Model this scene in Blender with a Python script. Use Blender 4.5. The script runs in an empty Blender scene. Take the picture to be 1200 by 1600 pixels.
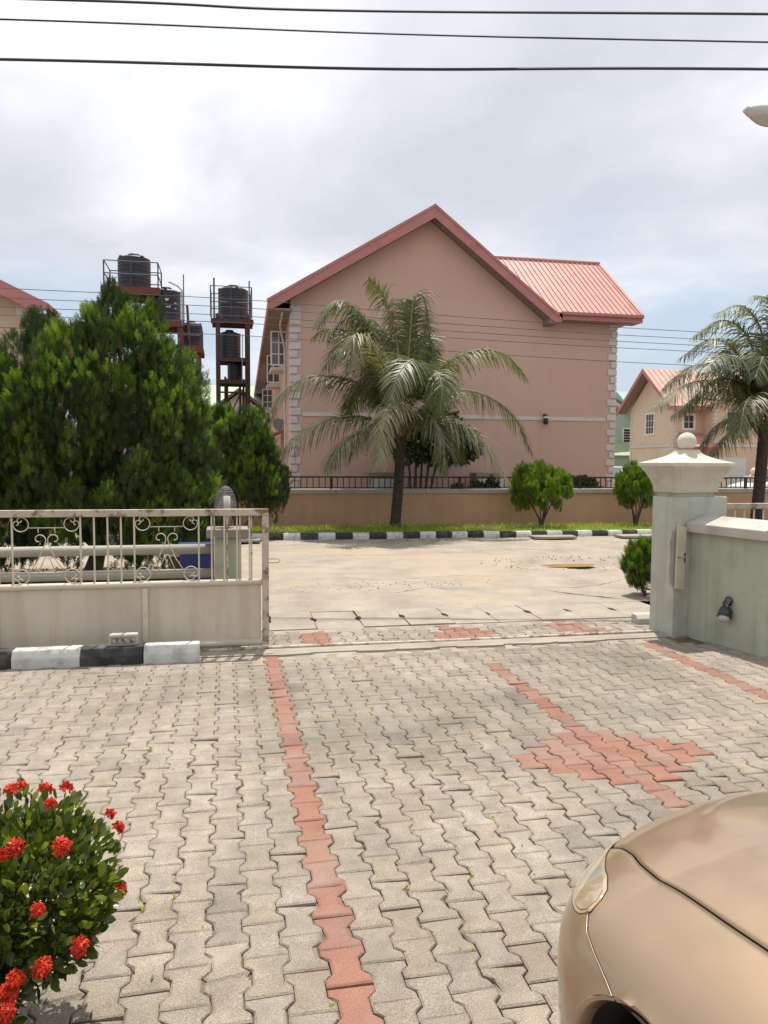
import bpy, bmesh, math, random
import numpy as np
from mathutils import Vector, Matrix

random.seed(7)
rng = np.random.default_rng(11)
SC = bpy.context.scene
COL = SC.collection
PI = math.pi
R = math.radians

# ------------------------------------------------------------------ camera
yaw, pitch, roll = R(11.67), R(-3.72), R(0.35)
fw = Vector((math.sin(yaw) * math.cos(pitch), math.cos(yaw) * math.cos(pitch), math.sin(pitch)))
rt0 = Vector((math.cos(yaw), -math.sin(yaw), 0))
up0 = rt0.cross(fw)
rt = rt0 * math.cos(roll) + up0 * math.sin(roll)
up = up0 * math.cos(roll) - rt0 * math.sin(roll)
cam = bpy.data.cameras.new('camera')
cam.sensor_fit = 'VERTICAL'
cam.sensor_height = 36.0
cam.lens = 36.0 * 1200 / 1600
cam.clip_start = 0.05
cam.clip_end = 3000
co = bpy.data.objects.new('camera', cam)
COL.objects.link(co)
co.matrix_world = Matrix(((rt.x, up.x, -fw.x, 0), (rt.y, up.y, -fw.y, 0), (rt.z, up.z, -fw.z, 1.73), (0, 0, 0, 1)))
SC.camera = co

# ------------------------------------------------------------------ light
SUN_DIR = Vector((0.10, 0.31, 1.0)).normalized()
SUN_EL = math.asin(SUN_DIR.z)
SUN_AZ = math.atan2(SUN_DIR.x, SUN_DIR.y)
sl = bpy.data.lights.new('sun', 'SUN')
sl.energy = 5.0
sl.angle = R(0.6)
sl.color = (1.0, 0.95, 0.87)
so = bpy.data.objects.new('sun', sl)
COL.objects.link(so)
so.rotation_euler = SUN_DIR.to_track_quat('Z', 'Y').to_euler()

SC.view_settings.view_transform = 'Standard'
SC.view_settings.look = 'None'
SC.view_settings.gamma = 1.0
SC.view_settings.use_curve_mapping = False
SC.view_settings.exposure = 0.21
SC.render.engine = 'CYCLES'
SC.cycles.max_bounces = 6
SC.cycles.transparent_max_bounces = 8

world = bpy.data.worlds.new('World')
SC.world = world
world.use_nodes = True


def build_world():
    nt = world.node_tree
    nt.nodes.clear()
    N, L = nt.nodes.new, nt.links.new
    out = N('ShaderNodeOutputWorld')
    bg = N('ShaderNodeBackground')
    bg.inputs['Strength'].default_value = 0.1
    sky = N('ShaderNodeTexSky')
    sky.sky_type = 'NISHITA'
    sky.sun_disc = False
    sky.sun_elevation = SUN_EL
    sky.sun_rotation = SUN_AZ
    sky.dust_density = 2.0
    sky.air_density = 1.0
    tc = N('ShaderNodeTexCoord')
    sep = N('ShaderNodeSeparateXYZ')
    L(tc.outputs['Generated'], sep.inputs[0])
    zc = N('ShaderNodeMath'); zc.operation = 'MAXIMUM'; zc.inputs[1].default_value = 0.0
    L(sep.outputs['Z'], zc.inputs[0])
    za = N('ShaderNodeMath'); za.operation = 'ADD'; za.inputs[1].default_value = 0.22
    L(zc.outputs[0], za.inputs[0])
    dx = N('ShaderNodeMath'); dx.operation = 'DIVIDE'
    dy = N('ShaderNodeMath'); dy.operation = 'DIVIDE'
    L(sep.outputs['X'], dx.inputs[0]); L(za.outputs[0], dx.inputs[1])
    L(sep.outputs['Y'], dy.inputs[0]); L(za.outputs[0], dy.inputs[1])
    cb = N('ShaderNodeCombineXYZ')
    L(dx.outputs[0], cb.inputs[0]); L(dy.outputs[0], cb.inputs[1])
    n1 = N('ShaderNodeTexNoise')
    n1.inputs['Scale'].default_value = 0.95
    n1.inputs['Detail'].default_value = 8
    n1.inputs['Roughness'].default_value = 0.52
    n1.inputs['Distortion'].default_value = 0.25
    mp = N('ShaderNodeMapping')
    mp.inputs['Location'].default_value = (3.3, 1.9, 0.4)
    L(cb.outputs[0], mp.inputs[0])
    L(mp.outputs[0], n1.inputs['Vector'])
    # cover: mostly overcast, thinner towards the horizon
    thin = N('ShaderNodeMapRange')
    thin.inputs['From Min'].default_value = 0.05
    thin.inputs['From Max'].default_value = 0.36
    thin.inputs['To Min'].default_value = -0.17
    thin.inputs['To Max'].default_value = 0.22
    L(zc.outputs[0], thin.inputs['Value'])
    ad = N('ShaderNodeMath'); ad.operation = 'ADD'
    L(n1.outputs['Fac'], ad.inputs[0]); L(thin.outputs[0], ad.inputs[1])
    cov = N('ShaderNodeMapRange')
    cov.interpolation_type = 'SMOOTHSTEP'
    cov.inputs['From Min'].default_value = 0.36
    cov.inputs['From Max'].default_value = 0.60
    L(ad.outputs[0], cov.inputs['Value'])
    # brightness of the cloud
    n2 = N('ShaderNodeTexNoise')
    n2.inputs['Scale'].default_value = 1.25
    n2.inputs['Detail'].default_value = 7
    n2.inputs['Roughness'].default_value = 0.5
    n2.inputs['Distortion'].default_value = 0.3
    mp2 = N('ShaderNodeMapping')
    mp2.inputs['Location'].default_value = (2.1, 5.6, 3.7)
    L(cb.outputs[0], mp2.inputs[0])
    L(mp2.outputs[0], n2.inputs['Vector'])
    cr = N('ShaderNodeValToRGB')
    e = cr.color_ramp.elements
    e[0].position = 0.36; e[0].color = (0.60, 0.63, 0.70, 1)
    e[1].position = 0.62; e[1].color = (0.99, 0.985, 0.99, 1)
    m = e.new(0.47); m.color = (0.72, 0.74, 0.80, 1)
    L(n2.outputs['Fac'], cr.inputs[0])
    sc10 = N('ShaderNodeVectorMath'); sc10.operation = 'SCALE'
    sc10.inputs['Scale'].default_value = 9.8
    L(cr.outputs[0], sc10.inputs[0])
    # thin high veil lightens the clear blue
    veil = N('ShaderNodeMix'); veil.data_type = 'RGBA'
    veil.inputs['Factor'].default_value = 0.60
    veil.inputs[7].default_value = (6.2, 7.2, 8.3, 1)
    L(sky.outputs[0], veil.inputs[6])
    mix = N('ShaderNodeMix'); mix.data_type = 'RGBA'
    L(cov.outputs[0], mix.inputs['Factor'])
    L(veil.outputs[2], mix.inputs[6])
    L(sc10.outputs[0], mix.inputs[7])
    L(mix.outputs[2], bg.inputs['Color'])
    L(bg.outputs[0], out.inputs[0])


build_world()


# ------------------------------------------------------------------ materials
def mat(name, col, rough=0.85, var=0.15, scale=2.5, bump=0.25, bscale=70, dirt=None, dirt_amt=0.5,
        dscale=1.2, dlo=0.52, dhi=0.72, streak=None, streak_amt=0.4, metallic=0.0, rnd=0.0, isl=0.0,
        coat=0.0, spec=0.4, tint=None, bdist=0.004, speck=0.0):
    m = bpy.data.materials.new(name)
    m.use_nodes = True
    nt = m.node_tree
    N, L = nt.nodes.new, nt.links.new
    b = nt.nodes['Principled BSDF']
    b.inputs['Roughness'].default_value = rough
    b.inputs['Metallic'].default_value = metallic
    b.inputs['Specular IOR Level'].default_value = spec
    b.inputs['Coat Weight'].default_value = coat
    b.inputs['Coat Roughness'].default_value = 0.05
    geo = N('ShaderNodeNewGeometry')
    n = N('ShaderNodeTexNoise')
    n.inputs['Scale'].default_value = scale
    n.inputs['Detail'].default_value = 6
    n.inputs['Roughness'].default_value = 0.62
    L(geo.outputs['Position'], n.inputs['Vector'])
    lo = tuple(max(0, c * (1 - var)) for c in col)
    hi = tuple(min(1, c * (1 + var)) for c in (tint or col))
    mr = N('ShaderNodeMapRange')
    mr.inputs['From Min'].default_value = 0.32
    mr.inputs['From Max'].default_value = 0.68
    L(n.outputs['Fac'], mr.inputs['Value'])
    mx = N('ShaderNodeMix'); mx.data_type = 'RGBA'
    mx.inputs[6].default_value = (*lo, 1)
    mx.inputs[7].default_value = (*hi, 1)
    L(mr.outputs[0], mx.inputs['Factor'])
    cur = mx.outputs[2]
    if dirt:
        d = N('ShaderNodeTexNoise')
        d.inputs['Scale'].default_value = dscale
        d.inputs['Detail'].default_value = 8
        d.inputs['Roughness'].default_value = 0.65
        mpd = N('ShaderNodeMapping'); mpd.inputs['Location'].default_value = (5.1, 3.3, 8.8)
        L(geo.outputs['Position'], mpd.inputs[0]); L(mpd.outputs[0], d.inputs['Vector'])
        dr = N('ShaderNodeMapRange')
        dr.inputs['From Min'].default_value = dlo
        dr.inputs['From Max'].default_value = dhi
        dr.inputs['To Max'].default_value = dirt_amt
        L(d.outputs['Fac'], dr.inputs['Value'])
        m2 = N('ShaderNodeMix'); m2.data_type = 'RGBA'
        L(dr.outputs[0], m2.inputs['Factor']); L(cur, m2.inputs[6])
        m2.inputs[7].default_value = (*dirt, 1)
        cur = m2.outputs[2]
    if streak:
        d = N('ShaderNodeTexNoise')
        d.inputs['Scale'].default_value = 1.0
        d.inputs['Detail'].default_value = 5
        mpd = N('ShaderNodeMapping'); mpd.inputs['Scale'].default_value = (9, 9, 0.55)
        L(geo.outputs['Position'], mpd.inputs[0]); L(mpd.outputs[0], d.inputs['Vector'])
        dr = N('ShaderNodeMapRange')
        dr.inputs['From Min'].default_value = 0.50
        dr.inputs['From Max'].default_value = 0.75
        dr.inputs['To Max'].default_value = streak_amt
        L(d.outputs['Fac'], dr.inputs['Value'])
        m2 = N('ShaderNodeMix'); m2.data_type = 'RGBA'
        L(dr.outputs[0], m2.inputs['Factor']); L(cur, m2.inputs[6])
        m2.inputs[7].default_value = (*streak, 1)
        cur = m2.outputs[2]
    if rnd or isl:
        if rnd:
            oi = N('ShaderNodeObjectInfo'); src = oi.outputs['Random']
        else:
            src = geo.outputs['Random Per Island']
        if rnd and isl:
            a = N('ShaderNodeMath'); a.operation = 'ADD'
            L(oi.outputs['Random'], a.inputs[0]); L(geo.outputs['Random Per Island'], a.inputs[1])
            fr = N('ShaderNodeMath'); fr.operation = 'FRACT'
            L(a.outputs[0], fr.inputs[0]); src = fr.outputs[0]
        amt = max(rnd, isl)
        hs = N('ShaderNodeHueSaturation')
        r1 = N('ShaderNodeMapRange')
        r1.inputs['To Min'].default_value = 1 - amt
        r1.inputs['To Max'].default_value = 1 + amt
        L(src, r1.inputs['Value'])
        pw = N('ShaderNodeMath'); pw.operation = 'POWER'; pw.inputs[1].default_value = 9.0
        L(src, pw.inputs[0])
        dk = N('ShaderNodeMath'); dk.operation = 'MULTIPLY_ADD'; dk.inputs[1].default_value = -0.34
        L(pw.outputs[0], dk.inputs[0]); L(r1.outputs[0], dk.inputs[2])
        L(dk.outputs[0], hs.inputs['Value'])
        s7 = N('ShaderNodeMath'); s7.operation = 'MULTIPLY'; s7.inputs[1].default_value = 7.31
        L(src, s7.inputs[0])
        f7 = N('ShaderNodeMath'); f7.operation = 'FRACT'; L(s7.outputs[0], f7.inputs[0])
        r2 = N('ShaderNodeMapRange')
        r2.inputs['To Min'].default_value = 1 - amt * 1.6
        r2.inputs['To Max'].default_value = 1 + amt * 1.6
        L(f7.outputs[0], r2.inputs['Value']); L(r2.outputs[0], hs.inputs['Saturation'])
        L(cur, hs.inputs['Color'])
        cur = hs.outputs[0]
    if speck:
        sp = N('ShaderNodeTexNoise')
        sp.inputs['Scale'].default_value = 260
        sp.inputs['Detail'].default_value = 2
        L(geo.outputs['Position'], sp.inputs['Vector'])
        sr = N('ShaderNodeMapRange')
        sr.inputs['From Min'].default_value = 0.35; sr.inputs['From Max'].default_value = 0.65
        sr.inputs['To Min'].default_value = 1 - speck; sr.inputs['To Max'].default_value = 1 + speck
        L(sp.outputs['Fac'], sr.inputs['Value'])
        vm = N('ShaderNodeVectorMath'); vm.operation = 'SCALE'
        L(cur, vm.inputs[0]); L(sr.outputs[0], vm.inputs['Scale'])
        cur = vm.outputs[0]
    L(cur, b.inputs['Base Color'])
    if bump:
        nb = N('ShaderNodeTexNoise')
        nb.inputs['Scale'].default_value = bscale
        nb.inputs['Detail'].default_value = 5
        L(geo.outputs['Position'], nb.inputs['Vector'])
        bp = N('ShaderNodeBump')
        bp.inputs['Strength'].default_value = bump
        bp.inputs['Distance'].default_value = bdist
        L(nb.outputs['Fac'], bp.inputs['Height'])
        L(bp.outputs[0], b.inputs['Normal'])
    return m


def leaf_mat(name, c1, c2, rough=0.5, trans=0.3, big=None, spec=0.4, scale=2.0):
    m = bpy.data.materials.new(name)
    m.use_nodes = True
    nt = m.node_tree
    N, L = nt.nodes.new, nt.links.new
    b = nt.nodes['Principled BSDF']
    b.inputs['Roughness'].default_value = rough
    b.inputs['Specular IOR Level'].default_value = spec
    geo = N('ShaderNodeNewGeometry')
    oi = N('ShaderNodeObjectInfo')
    a = N('ShaderNodeMath'); a.operation = 'ADD'
    L(oi.outputs['Random'], a.inputs[0]); L(geo.outputs['Random Per Island'], a.inputs[1])
    fr = N('ShaderNodeMath'); fr.operation = 'FRACT'; L(a.outputs[0], fr.inputs[0])
    nz = N('ShaderNodeTexNoise'); nz.inputs['Scale'].default_value = scale; nz.inputs['Detail'].default_value = 3
    L(geo.outputs['Position'], nz.inputs['Vector'])
    mm = N('ShaderNodeMath'); mm.operation = 'MULTIPLY_ADD'; mm.inputs[1].default_value = 0.55
    s = N('ShaderNodeMapRange'); s.inputs['From Min'].default_value = 0.35; s.inputs['From Max'].default_value = 0.65
    s.inputs['To Min'].default_value = -0.1; s.inputs['To Max'].default_value = 0.55
    L(nz.outputs['Fac'], s.inputs['Value'])
    L(fr.outputs[0], mm.inputs[0]); L(s.outputs[0], mm.inputs[2])
    mx = N('ShaderNodeMix'); mx.data_type = 'RGBA'; mx.clamp_factor = True
    mx.inputs[6].default_value = (*c1, 1); mx.inputs[7].default_value = (*c2, 1)
    L(mm.outputs[0], mx.inputs['Factor'])
    L(mx.outputs[2], b.inputs['Base Color'])
    if trans:
        t = N('ShaderNodeBsdfTranslucent')
        sc = N('ShaderNodeMix'); sc.data_type = 'RGBA'; sc.blend_type = 'MULTIPLY'; sc.inputs['Factor'].default_value = 1
        sc.inputs[7].default_value = (1.5, 1.6, 0.7, 1)
        L(mx.outputs[2], sc.inputs[6]); L(sc.outputs[2], t.inputs['Color'])
        ms = N('ShaderNodeMixShader'); ms.inputs[0].default_value = trans
        L(b.outputs[0], ms.inputs[1]); L(t.outputs[0], ms.inputs[2])
        L(ms.outputs[0], nt.nodes['Material Output'].inputs['Surface'])
    return m


MT = {}
MT['paver'] = mat('paver_concrete', (0.278, 0.236, 0.190), 0.9, 0.19, 8, 0.7, 130, dirt=(0.135, 0.118, 0.088), dirt_amt=0.78,
                  dscale=0.85, dlo=0.42, dhi=0.68, rnd=0.075, isl=0.075, speck=0.34, bdist=0.005)
MT['red_paver'] = mat('paver_red', (0.238, 0.116, 0.084), 0.9, 0.14, 6, 0.5, 180, dirt=(0.26, 0.19, 0.15), dirt_amt=0.7,
                      dscale=2.5, dlo=0.42, dhi=0.75, rnd=0.07, isl=0.07, speck=0.2, bdist=0.003)
MT['joint'] = mat('joint_sand', (0.145, 0.105, 0.066), 1.0, 0.35, 9, 0.8, 220, dirt=(0.05, 0.06, 0.022), dirt_amt=0.7,
                  dscale=3, dlo=0.55, dhi=0.66)
MT['concrete'] = mat('concrete', (0.295, 0.258, 0.21), 0.92, 0.16, 3, 0.6, 70, dirt=(0.18, 0.155, 0.12), dirt_amt=0.7,
                     dscale=1.6, speck=0.12)
MT['coping'] = mat('coping_concrete', (0.44, 0.41, 0.365), 0.92, 0.10, 5, 0.4, 110, dirt=(0.22, 0.2, 0.17), dirt_amt=0.4, dscale=3, speck=0.08)
MT['road'] = mat('road_surface', (0.30, 0.258, 0.208), 0.95, 0.20, 1.6, 0.9, 28, dirt=(0.36, 0.285, 0.20), dirt_amt=0.65,
                 dscale=0.42, dlo=0.48, dhi=0.60, streak=(0.20, 0.165, 0.125), streak_amt=0.0, speck=0.30, bdist=0.02)
MT['ground'] = mat('bare_ground', (0.24, 0.19, 0.125), 1.0, 0.25, 0.5, 0.6, 20, dirt=(0.11, 0.13, 0.05), dirt_amt=0.8, dscale=0.3)
MT['soil'] = mat('verge_soil', (0.13, 0.10, 0.06), 1.0, 0.3, 4, 0.7, 40)
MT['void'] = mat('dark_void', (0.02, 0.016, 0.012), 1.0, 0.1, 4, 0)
MT['mud'] = mat('muddy_water', (0.38, 0.255, 0.11), 0.12, 0.06, 2, 0.05, 8, spec=0.5)
MT['rubble'] = mat('broken_asphalt', (0.13, 0.10, 0.075), 0.95, 0.3, 8, 0.6, 60)
MT['white_kerb'] = mat('white_kerb_paint', (0.55, 0.54, 0.515), 0.85, 0.08, 6, 0.4, 120, dirt=(0.25, 0.235, 0.21), dirt_amt=0.75, dscale=6, dlo=0.5, dhi=0.68)
MT['black_kerb'] = mat('black_kerb_paint', (0.030, 0.029, 0.030), 0.75, 0.25, 6, 0.4, 120, dirt=(0.18, 0.165, 0.14), dirt_amt=0.65, dscale=5, dlo=0.50, dhi=0.72)
MT['pink'] = mat('pink_render', (0.575, 0.385, 0.325), 0.95, 0.045, 0.6, 0.25, 60, streak=(0.47, 0.315, 0.27), streak_amt=0.22, dirt=(0.56, 0.38, 0.31), dirt_amt=0.3, dscale=0.35)
MT['trim'] = mat('pale_trim', (0.60, 0.56, 0.53), 0.9, 0.06, 3, 0.2, 80, dirt=(0.4, 0.36, 0.32), dirt_amt=0.3, dscale=4)
MT['roof_red'] = mat('red_roof_sheet', (0.47, 0.235, 0.20), 0.5, 0.10, 1.2, 0.05, 30, dirt=(0.30, 0.10, 0.075), dirt_amt=0.7, dscale=2.6, dlo=0.58, dhi=0.72)
MT['faded_roof'] = mat('faded_roof_sheet', (0.50, 0.315, 0.265), 0.55, 0.08, 1.2, 0.05, 30)
MT['fascia'] = mat('fascia_paint', (0.44, 0.185, 0.18), 0.6, 0.08, 2, 0.1, 60, dirt=(0.25, 0.085, 0.08), dirt_amt=0.4, dscale=1.5)
MT['soffit'] = mat('soffit_board', (0.26, 0.195, 0.18), 0.9, 0.1, 3, 0.1, 60)
MT['bwall'] = mat('orange_render', (0.57, 0.355, 0.23), 0.95, 0.08, 1.2, 0.3, 60, streak=(0.45, 0.28, 0.19), streak_amt=0.4, dirt=(0.46, 0.30, 0.21), dirt_amt=0.5, dscale=1.0)
MT['rail'] = mat('brown_steel', (0.045, 0.028, 0.025), 0.6, 0.2, 5, 0.1)
MT['gate'] = mat('cream_gate_paint', (0.55, 0.495, 0.40), 0.55, 0.07, 3, 0.1, 60, dirt=(0.22, 0.125, 0.06), dirt_amt=0.75, dscale=7, dlo=0.60, dhi=0.70)
MT['gate_panel'] = mat('cream_gate_panel', (0.54, 0.475, 0.385), 0.6, 0.07, 1.5, 0.1, 60, streak=(0.36, 0.27, 0.18), streak_amt=0.45, dirt=(0.33, 0.26, 0.185), dirt_amt=0.4, dscale=1.6, speck=0.06)
MT['gate_rust'] = mat('rusted_gate_paint', (0.46, 0.40, 0.32), 0.65, 0.1, 5, 0.25, 90, dirt=(0.15, 0.075, 0.035), dirt_amt=0.85, dscale=9, dlo=0.5, dhi=0.6)
MT['green_wall'] = mat('pale_green_render', (0.385, 0.40, 0.315), 0.93, 0.06, 1.4, 0.35, 70, streak=(0.25, 0.265, 0.19), streak_amt=0.7, dirt=(0.20, 0.215, 0.15), dirt_amt=0.65, dscale=2.8, dlo=.52, dhi=.80)
MT['pillar'] = mat('pillar_render', (0.44, 0.45, 0.385), 0.93, 0.06, 2.4, 0.5, 45, streak=(0.30, 0.315, 0.25), streak_amt=0.6, dirt=(0.25, 0.26, 0.20), dirt_amt=0.6, dscale=3.2, dlo=.52, dhi=.8)
MT['cap'] = mat('cream_cap_paint', (0.56, 0.52, 0.44), 0.85, 0.06, 5, 0.25, 90, dirt=(0.36, 0.32, 0.24), dirt_amt=0.5, dscale=4.5, dlo=0.5, dhi=0.75)
MT['wood'] = mat('old_board', (0.50, 0.44, 0.34), 0.9, 0.12, 9, 0.3, 60, streak=(0.3, 0.24, 0.17), streak_amt=0.5)
MT['black_plastic'] = mat('black_plastic', (0.024, 0.026, 0.036), 0.5, 0.25, 3, 0.1, 40, dirt=(0.05, 0.052, 0.066), dirt_amt=0.5)
MT['dark_metal'] = mat('dark_metal', (0.035, 0.036, 0.038), 0.45, 0.2, 8, 0.1, 40)
MT['tower_red'] = mat('red_oxide_steel', (0.125, 0.043, 0.038), 0.7, 0.2, 3, 0.1, 40)
MT['tower_brown'] = mat('brown_oxide_steel', (0.07, 0.038, 0.036), 0.7, 0.2, 3, 0.1, 40)
MT['rail_blue'] = mat('blue_grey_steel', (0.05, 0.055, 0.085), 0.6, 0.2, 3, 0.05, 40)
MT['white_paint'] = mat('white_paint', (0.74, 0.73, 0.71), 0.5, 0.04, 3, 0.05, 40)
MT['dirty_cap'] = mat('dirty_concrete', (0.25, 0.215, 0.185), 0.95, 0.15, 5, 0.5, 80, dirt=(0.13, 0.11, 0.09), dirt_amt=0.6, dscale=4)
MT['pipe'] = mat('pale_pipe_paint', (0.37, 0.35, 0.295), 0.7, 0.08, 3, 0.2, 60, dirt=(0.24, 0.22, 0.18), dirt_amt=0.5, dscale=3)
MT['glass'] = mat('window_glass', (0.10, 0.105, 0.115), 0.08, 0.2, 0.8, 0, spec=0.6)
MT['dark_glass'] = mat('dark_window_glass', (0.03, 0.03, 0.034), 0.08, 0.2, 0.8, 0, spec=0.6)
MT['cream_wall'] = mat('cream_render', (0.63, 0.53, 0.42), 0.95, 0.05, 0.7, 0.2, 50, dirt=(0.42, 0.33, 0.24), dirt_amt=0.35, dscale=0.8)
MT['cream_wall_shade'] = mat('cream_render_shade', (0.60, 0.44, 0.32), 0.95, 0.05, 0.7, 0.2, 50)  # cream walls' shaded side, put into a darker, more orange colour
MT['left_wall'] = mat('beige_pink_render', (0.54, 0.40, 0.32), 0.95, 0.05, 0.7, 0.2, 50)
MT['mint_wall'] = mat('mint_render', (0.33, 0.45, 0.41), 0.95, 0.06, 0.7, 0.2, 50)
MT['green_roof'] = mat('green_roof_sheet', (0.33, 0.40, 0.27), 0.6, 0.08, 1, 0.05)
MT['grey_roof'] = mat('grey_roof_sheet', (0.16, 0.15, 0.15), 0.7, 0.1, 1, 0.05)
MT['white_wall'] = mat('white_render', (0.60, 0.575, 0.55), 0.95, 0.06, 0.8, 0.2)
MT['cable'] = mat('black_cable', (0.03, 0.032, 0.045), 0.6, 0.1, 2, 0)
MT['thin_cable'] = mat('grey_cable', (0.075, 0.075, 0.08), 0.6, 0.1, 2, 0)
MT['bark'] = mat('bark', (0.105, 0.075, 0.055), 0.95, 0.3, 9, 0.9, 40, bdist=0.02)
MT['palm_bark'] = mat('palm_bark', (0.06, 0.048, 0.04), 0.95, 0.3, 7, 0.9, 40, bdist=0.02)
MT['fibre'] = mat('palm_fibre', (0.22, 0.135, 0.07), 0.95, 0.3, 9, 0.9, 60, bdist=0.02)
MT['palm'] = leaf_mat('palm_leaf', (0.062, 0.076, 0.038), (0.165, 0.172, 0.092), 0.46, 0.26, spec=0.45, scale=1.1)
MT['palm_fresh'] = leaf_mat('palm_leaf_fresh', (0.068, 0.09, 0.034), (0.16, 0.18, 0.07), 0.48, 0.28, spec=0.4, scale=1.1)
MT['palm_dry'] = leaf_mat('palm_leaf_dry', (0.15, 0.145, 0.085), (0.29, 0.27, 0.175), 0.5, 0.2, spec=0.4, scale=1.1)
MT['rachis'] = mat('palm_rachis', (0.21, 0.19, 0.085), 0.5, 0.2, 3, 0)
MT['thuja'] = leaf_mat('thuja_spray', (0.023, 0.042, 0.016), (0.064, 0.10, 0.026), 0.6, 0.28, scale=1.5)
MT['thuja_tip'] = leaf_mat('thuja_tip_spray', (0.08, 0.148, 0.018), (0.165, 0.24, 0.034), 0.6, 0.42, scale=1.5)
MT['topiary'] = leaf_mat('topiary_spray', (0.085, 0.165, 0.016), (0.16, 0.25, 0.028), 0.6, 0.4, scale=3)
MT['dry_spray'] = leaf_mat('dry_spray', (0.13, 0.105, 0.05), (0.21, 0.16, 0.08), 0.8, 0.2, scale=3)
MT['ixora'] = leaf_mat('ixora_leaf', (0.024, 0.05, 0.011), (0.11, 0.145, 0.020), 0.32, 0.25, spec=0.55, scale=9)
MT['ixora_tip'] = leaf_mat('ixora_young_leaf', (0.11, 0.16, 0.02), (0.20, 0.21, 0.03), 0.35, 0.35, spec=0.5, scale=9)
MT['petal'] = leaf_mat('ixora_petal', (0.44, 0.018, 0.010), (0.64, 0.062, 0.018), 0.5, 0.3, scale=20)
MT['broadleaf'] = leaf_mat('broad_leaf', (0.028, 0.048, 0.016), (0.075, 0.105, 0.034), 0.4, 0.28, spec=0.5)
MT['grass'] = leaf_mat('grass_blade', (0.22, 0.31, 0.033), (0.38, 0.44, 0.065), 0.6, 0.35, scale=2.5)
MT['litter'] = leaf_mat('dry_litter', (0.06, 0.04, 0.025), (0.17, 0.125, 0.08), 0.85, 0.1, scale=6)
MT['blue_bin'] = mat('blue_plastic', (0.018, 0.03, 0.13), 0.5, 0.15, 2, 0.1, 40)
MT['grey_metal'] = mat('grey_metal', (0.30, 0.31, 0.33), 0.45, 0.1, 3, 0.05)
MT['lamp_shell'] = mat('lamp_shell', (0.50, 0.51, 0.51), 0.3, 0.05, 3, 0.0, spec=0.5)
MT['lamp_glass'] = mat('lamp_glass', (0.38, 0.385, 0.37), 0.15, 0.05, 3, 0.0, spec=0.6)
MT['cage'] = mat('weathered_wire_mesh', (0.17, 0.155, 0.14), 0.7, 0.3, 20, 0.2)
MT['tyre'] = mat('tyre_rubber', (0.014, 0.014, 0.014), 0.85, 0.2, 8, 0.1)
MT['white_car'] = mat('white_car_paint', (0.70, 0.71, 0.72), 0.25, 0.02, 2, 0, coat=0.5)
MT['brown_fence'] = mat('rusty_awning', (0.42, 0.08, 0.07), 0.6, 0.12, 2, 0.05)


def car_paint():
    m = bpy.data.materials.new('champagne_car_paint')
    m.use_nodes = True
    nt = m.node_tree
    N, L = nt.nodes.new, nt.links.new
    b = nt.nodes['Principled BSDF']
    geo = N('ShaderNodeNewGeometry')
    fl = N('ShaderNodeTexNoise'); fl.inputs['Scale'].default_value = 900; fl.inputs['Detail'].default_value = 1
    L(geo.outputs['Position'], fl.inputs['Vector'])
    du = N('ShaderNodeTexNoise'); du.inputs['Scale'].default_value = 5; du.inputs['Detail'].default_value = 6
    L(geo.outputs['Position'], du.inputs['Vector'])
    mx = N('ShaderNodeMix'); mx.data_type = 'RGBA'
    mx.inputs[6].default_value = (0.335, 0.232, 0.142, 1)
    mx.inputs[7].default_value = (0.405, 0.288, 0.184, 1)
    L(fl.outputs['Fac'], mx.inputs['Factor'])
    L(mx.outputs[2], b.inputs['Base Color'])
    b.inputs['Metallic'].default_value = 0.72
    mr = N('ShaderNodeMapRange')
    mr.inputs['From Min'].default_value = 0.35; mr.inputs['From Max'].default_value = 0.7
    mr.inputs['To Min'].default_value = 0.36; mr.inputs['To Max'].default_value = 0.48
    L(du.outputs['Fac'], mr.inputs['Value'])
    L(mr.outputs[0], b.inputs['Roughness'])
    b.inputs['Coat Weight'].default_value = 0.9
    b.inputs['Coat Roughness'].default_value = 0.12
    return m


MT['car'] = car_paint()
MT['seam'] = mat('dark_seam', (0.035, 0.02, 0.015), 0.8, 0.1, 4, 0)
MT['tan_reflect'] = mat('tan_reflection', (0.33, 0.25, 0.165), 0.12, 0.2, 12, 0.0, coat=1.0, spec=0.6)  # tan reflection on the lower headlamp, put into a colour
MT['lens'] = mat('headlamp_lens', (0.30, 0.285, 0.235), 0.10, 0.25, 9, 0.0, coat=1.0, spec=0.7, dirt=(0.46, 0.28, 0.14), dirt_amt=0.7, dscale=6, dlo=0.42, dhi=0.6)  # the dirt tone here is the tan reflection, put into the lens colour


# ------------------------------------------------------------------ mesh helpers
def link(name, me, parent=None, mats=(), smooth=False):
    o = bpy.data.objects.new(name, me)
    COL.objects.link(o)
    if parent is not None:
        o.parent = parent
    for m in mats:
        me.materials.append(m)
    if smooth:
        me.polygons.foreach_set('use_smooth', [True] * len(me.polygons))
    return o


def fast_mesh(name, V, groups, mat_idx=None):
    """V (n,3); groups: list of (m,k) index arrays"""
    me = bpy.data.meshes.new(name)
    V = np.asarray(V, dtype=np.float32)
    me.vertices.add(len(V))
    me.vertices.foreach_set('co', V.ravel())
    loops = np.concatenate([g.ravel() for g in groups]).astype(np.int32)
    tot = np.concatenate([np.full(len(g), g.shape[1], dtype=np.int32) for g in groups])
    st = np.concatenate([[0], np.cumsum(tot)[:-1]]).astype(np.int32)
    me.loops.add(len(loops))
    me.loops.foreach_set('vertex_index', loops)
    me.polygons.add(len(tot))
    me.polygons.foreach_set('loop_start', st)
    me.polygons.foreach_set('loop_total', tot)
    if mat_idx is not None:
        me.polygons.foreach_set('material_index', np.asarray(mat_idx, dtype=np.int32))
    me.update(calc_edges=True)
    return me


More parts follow.
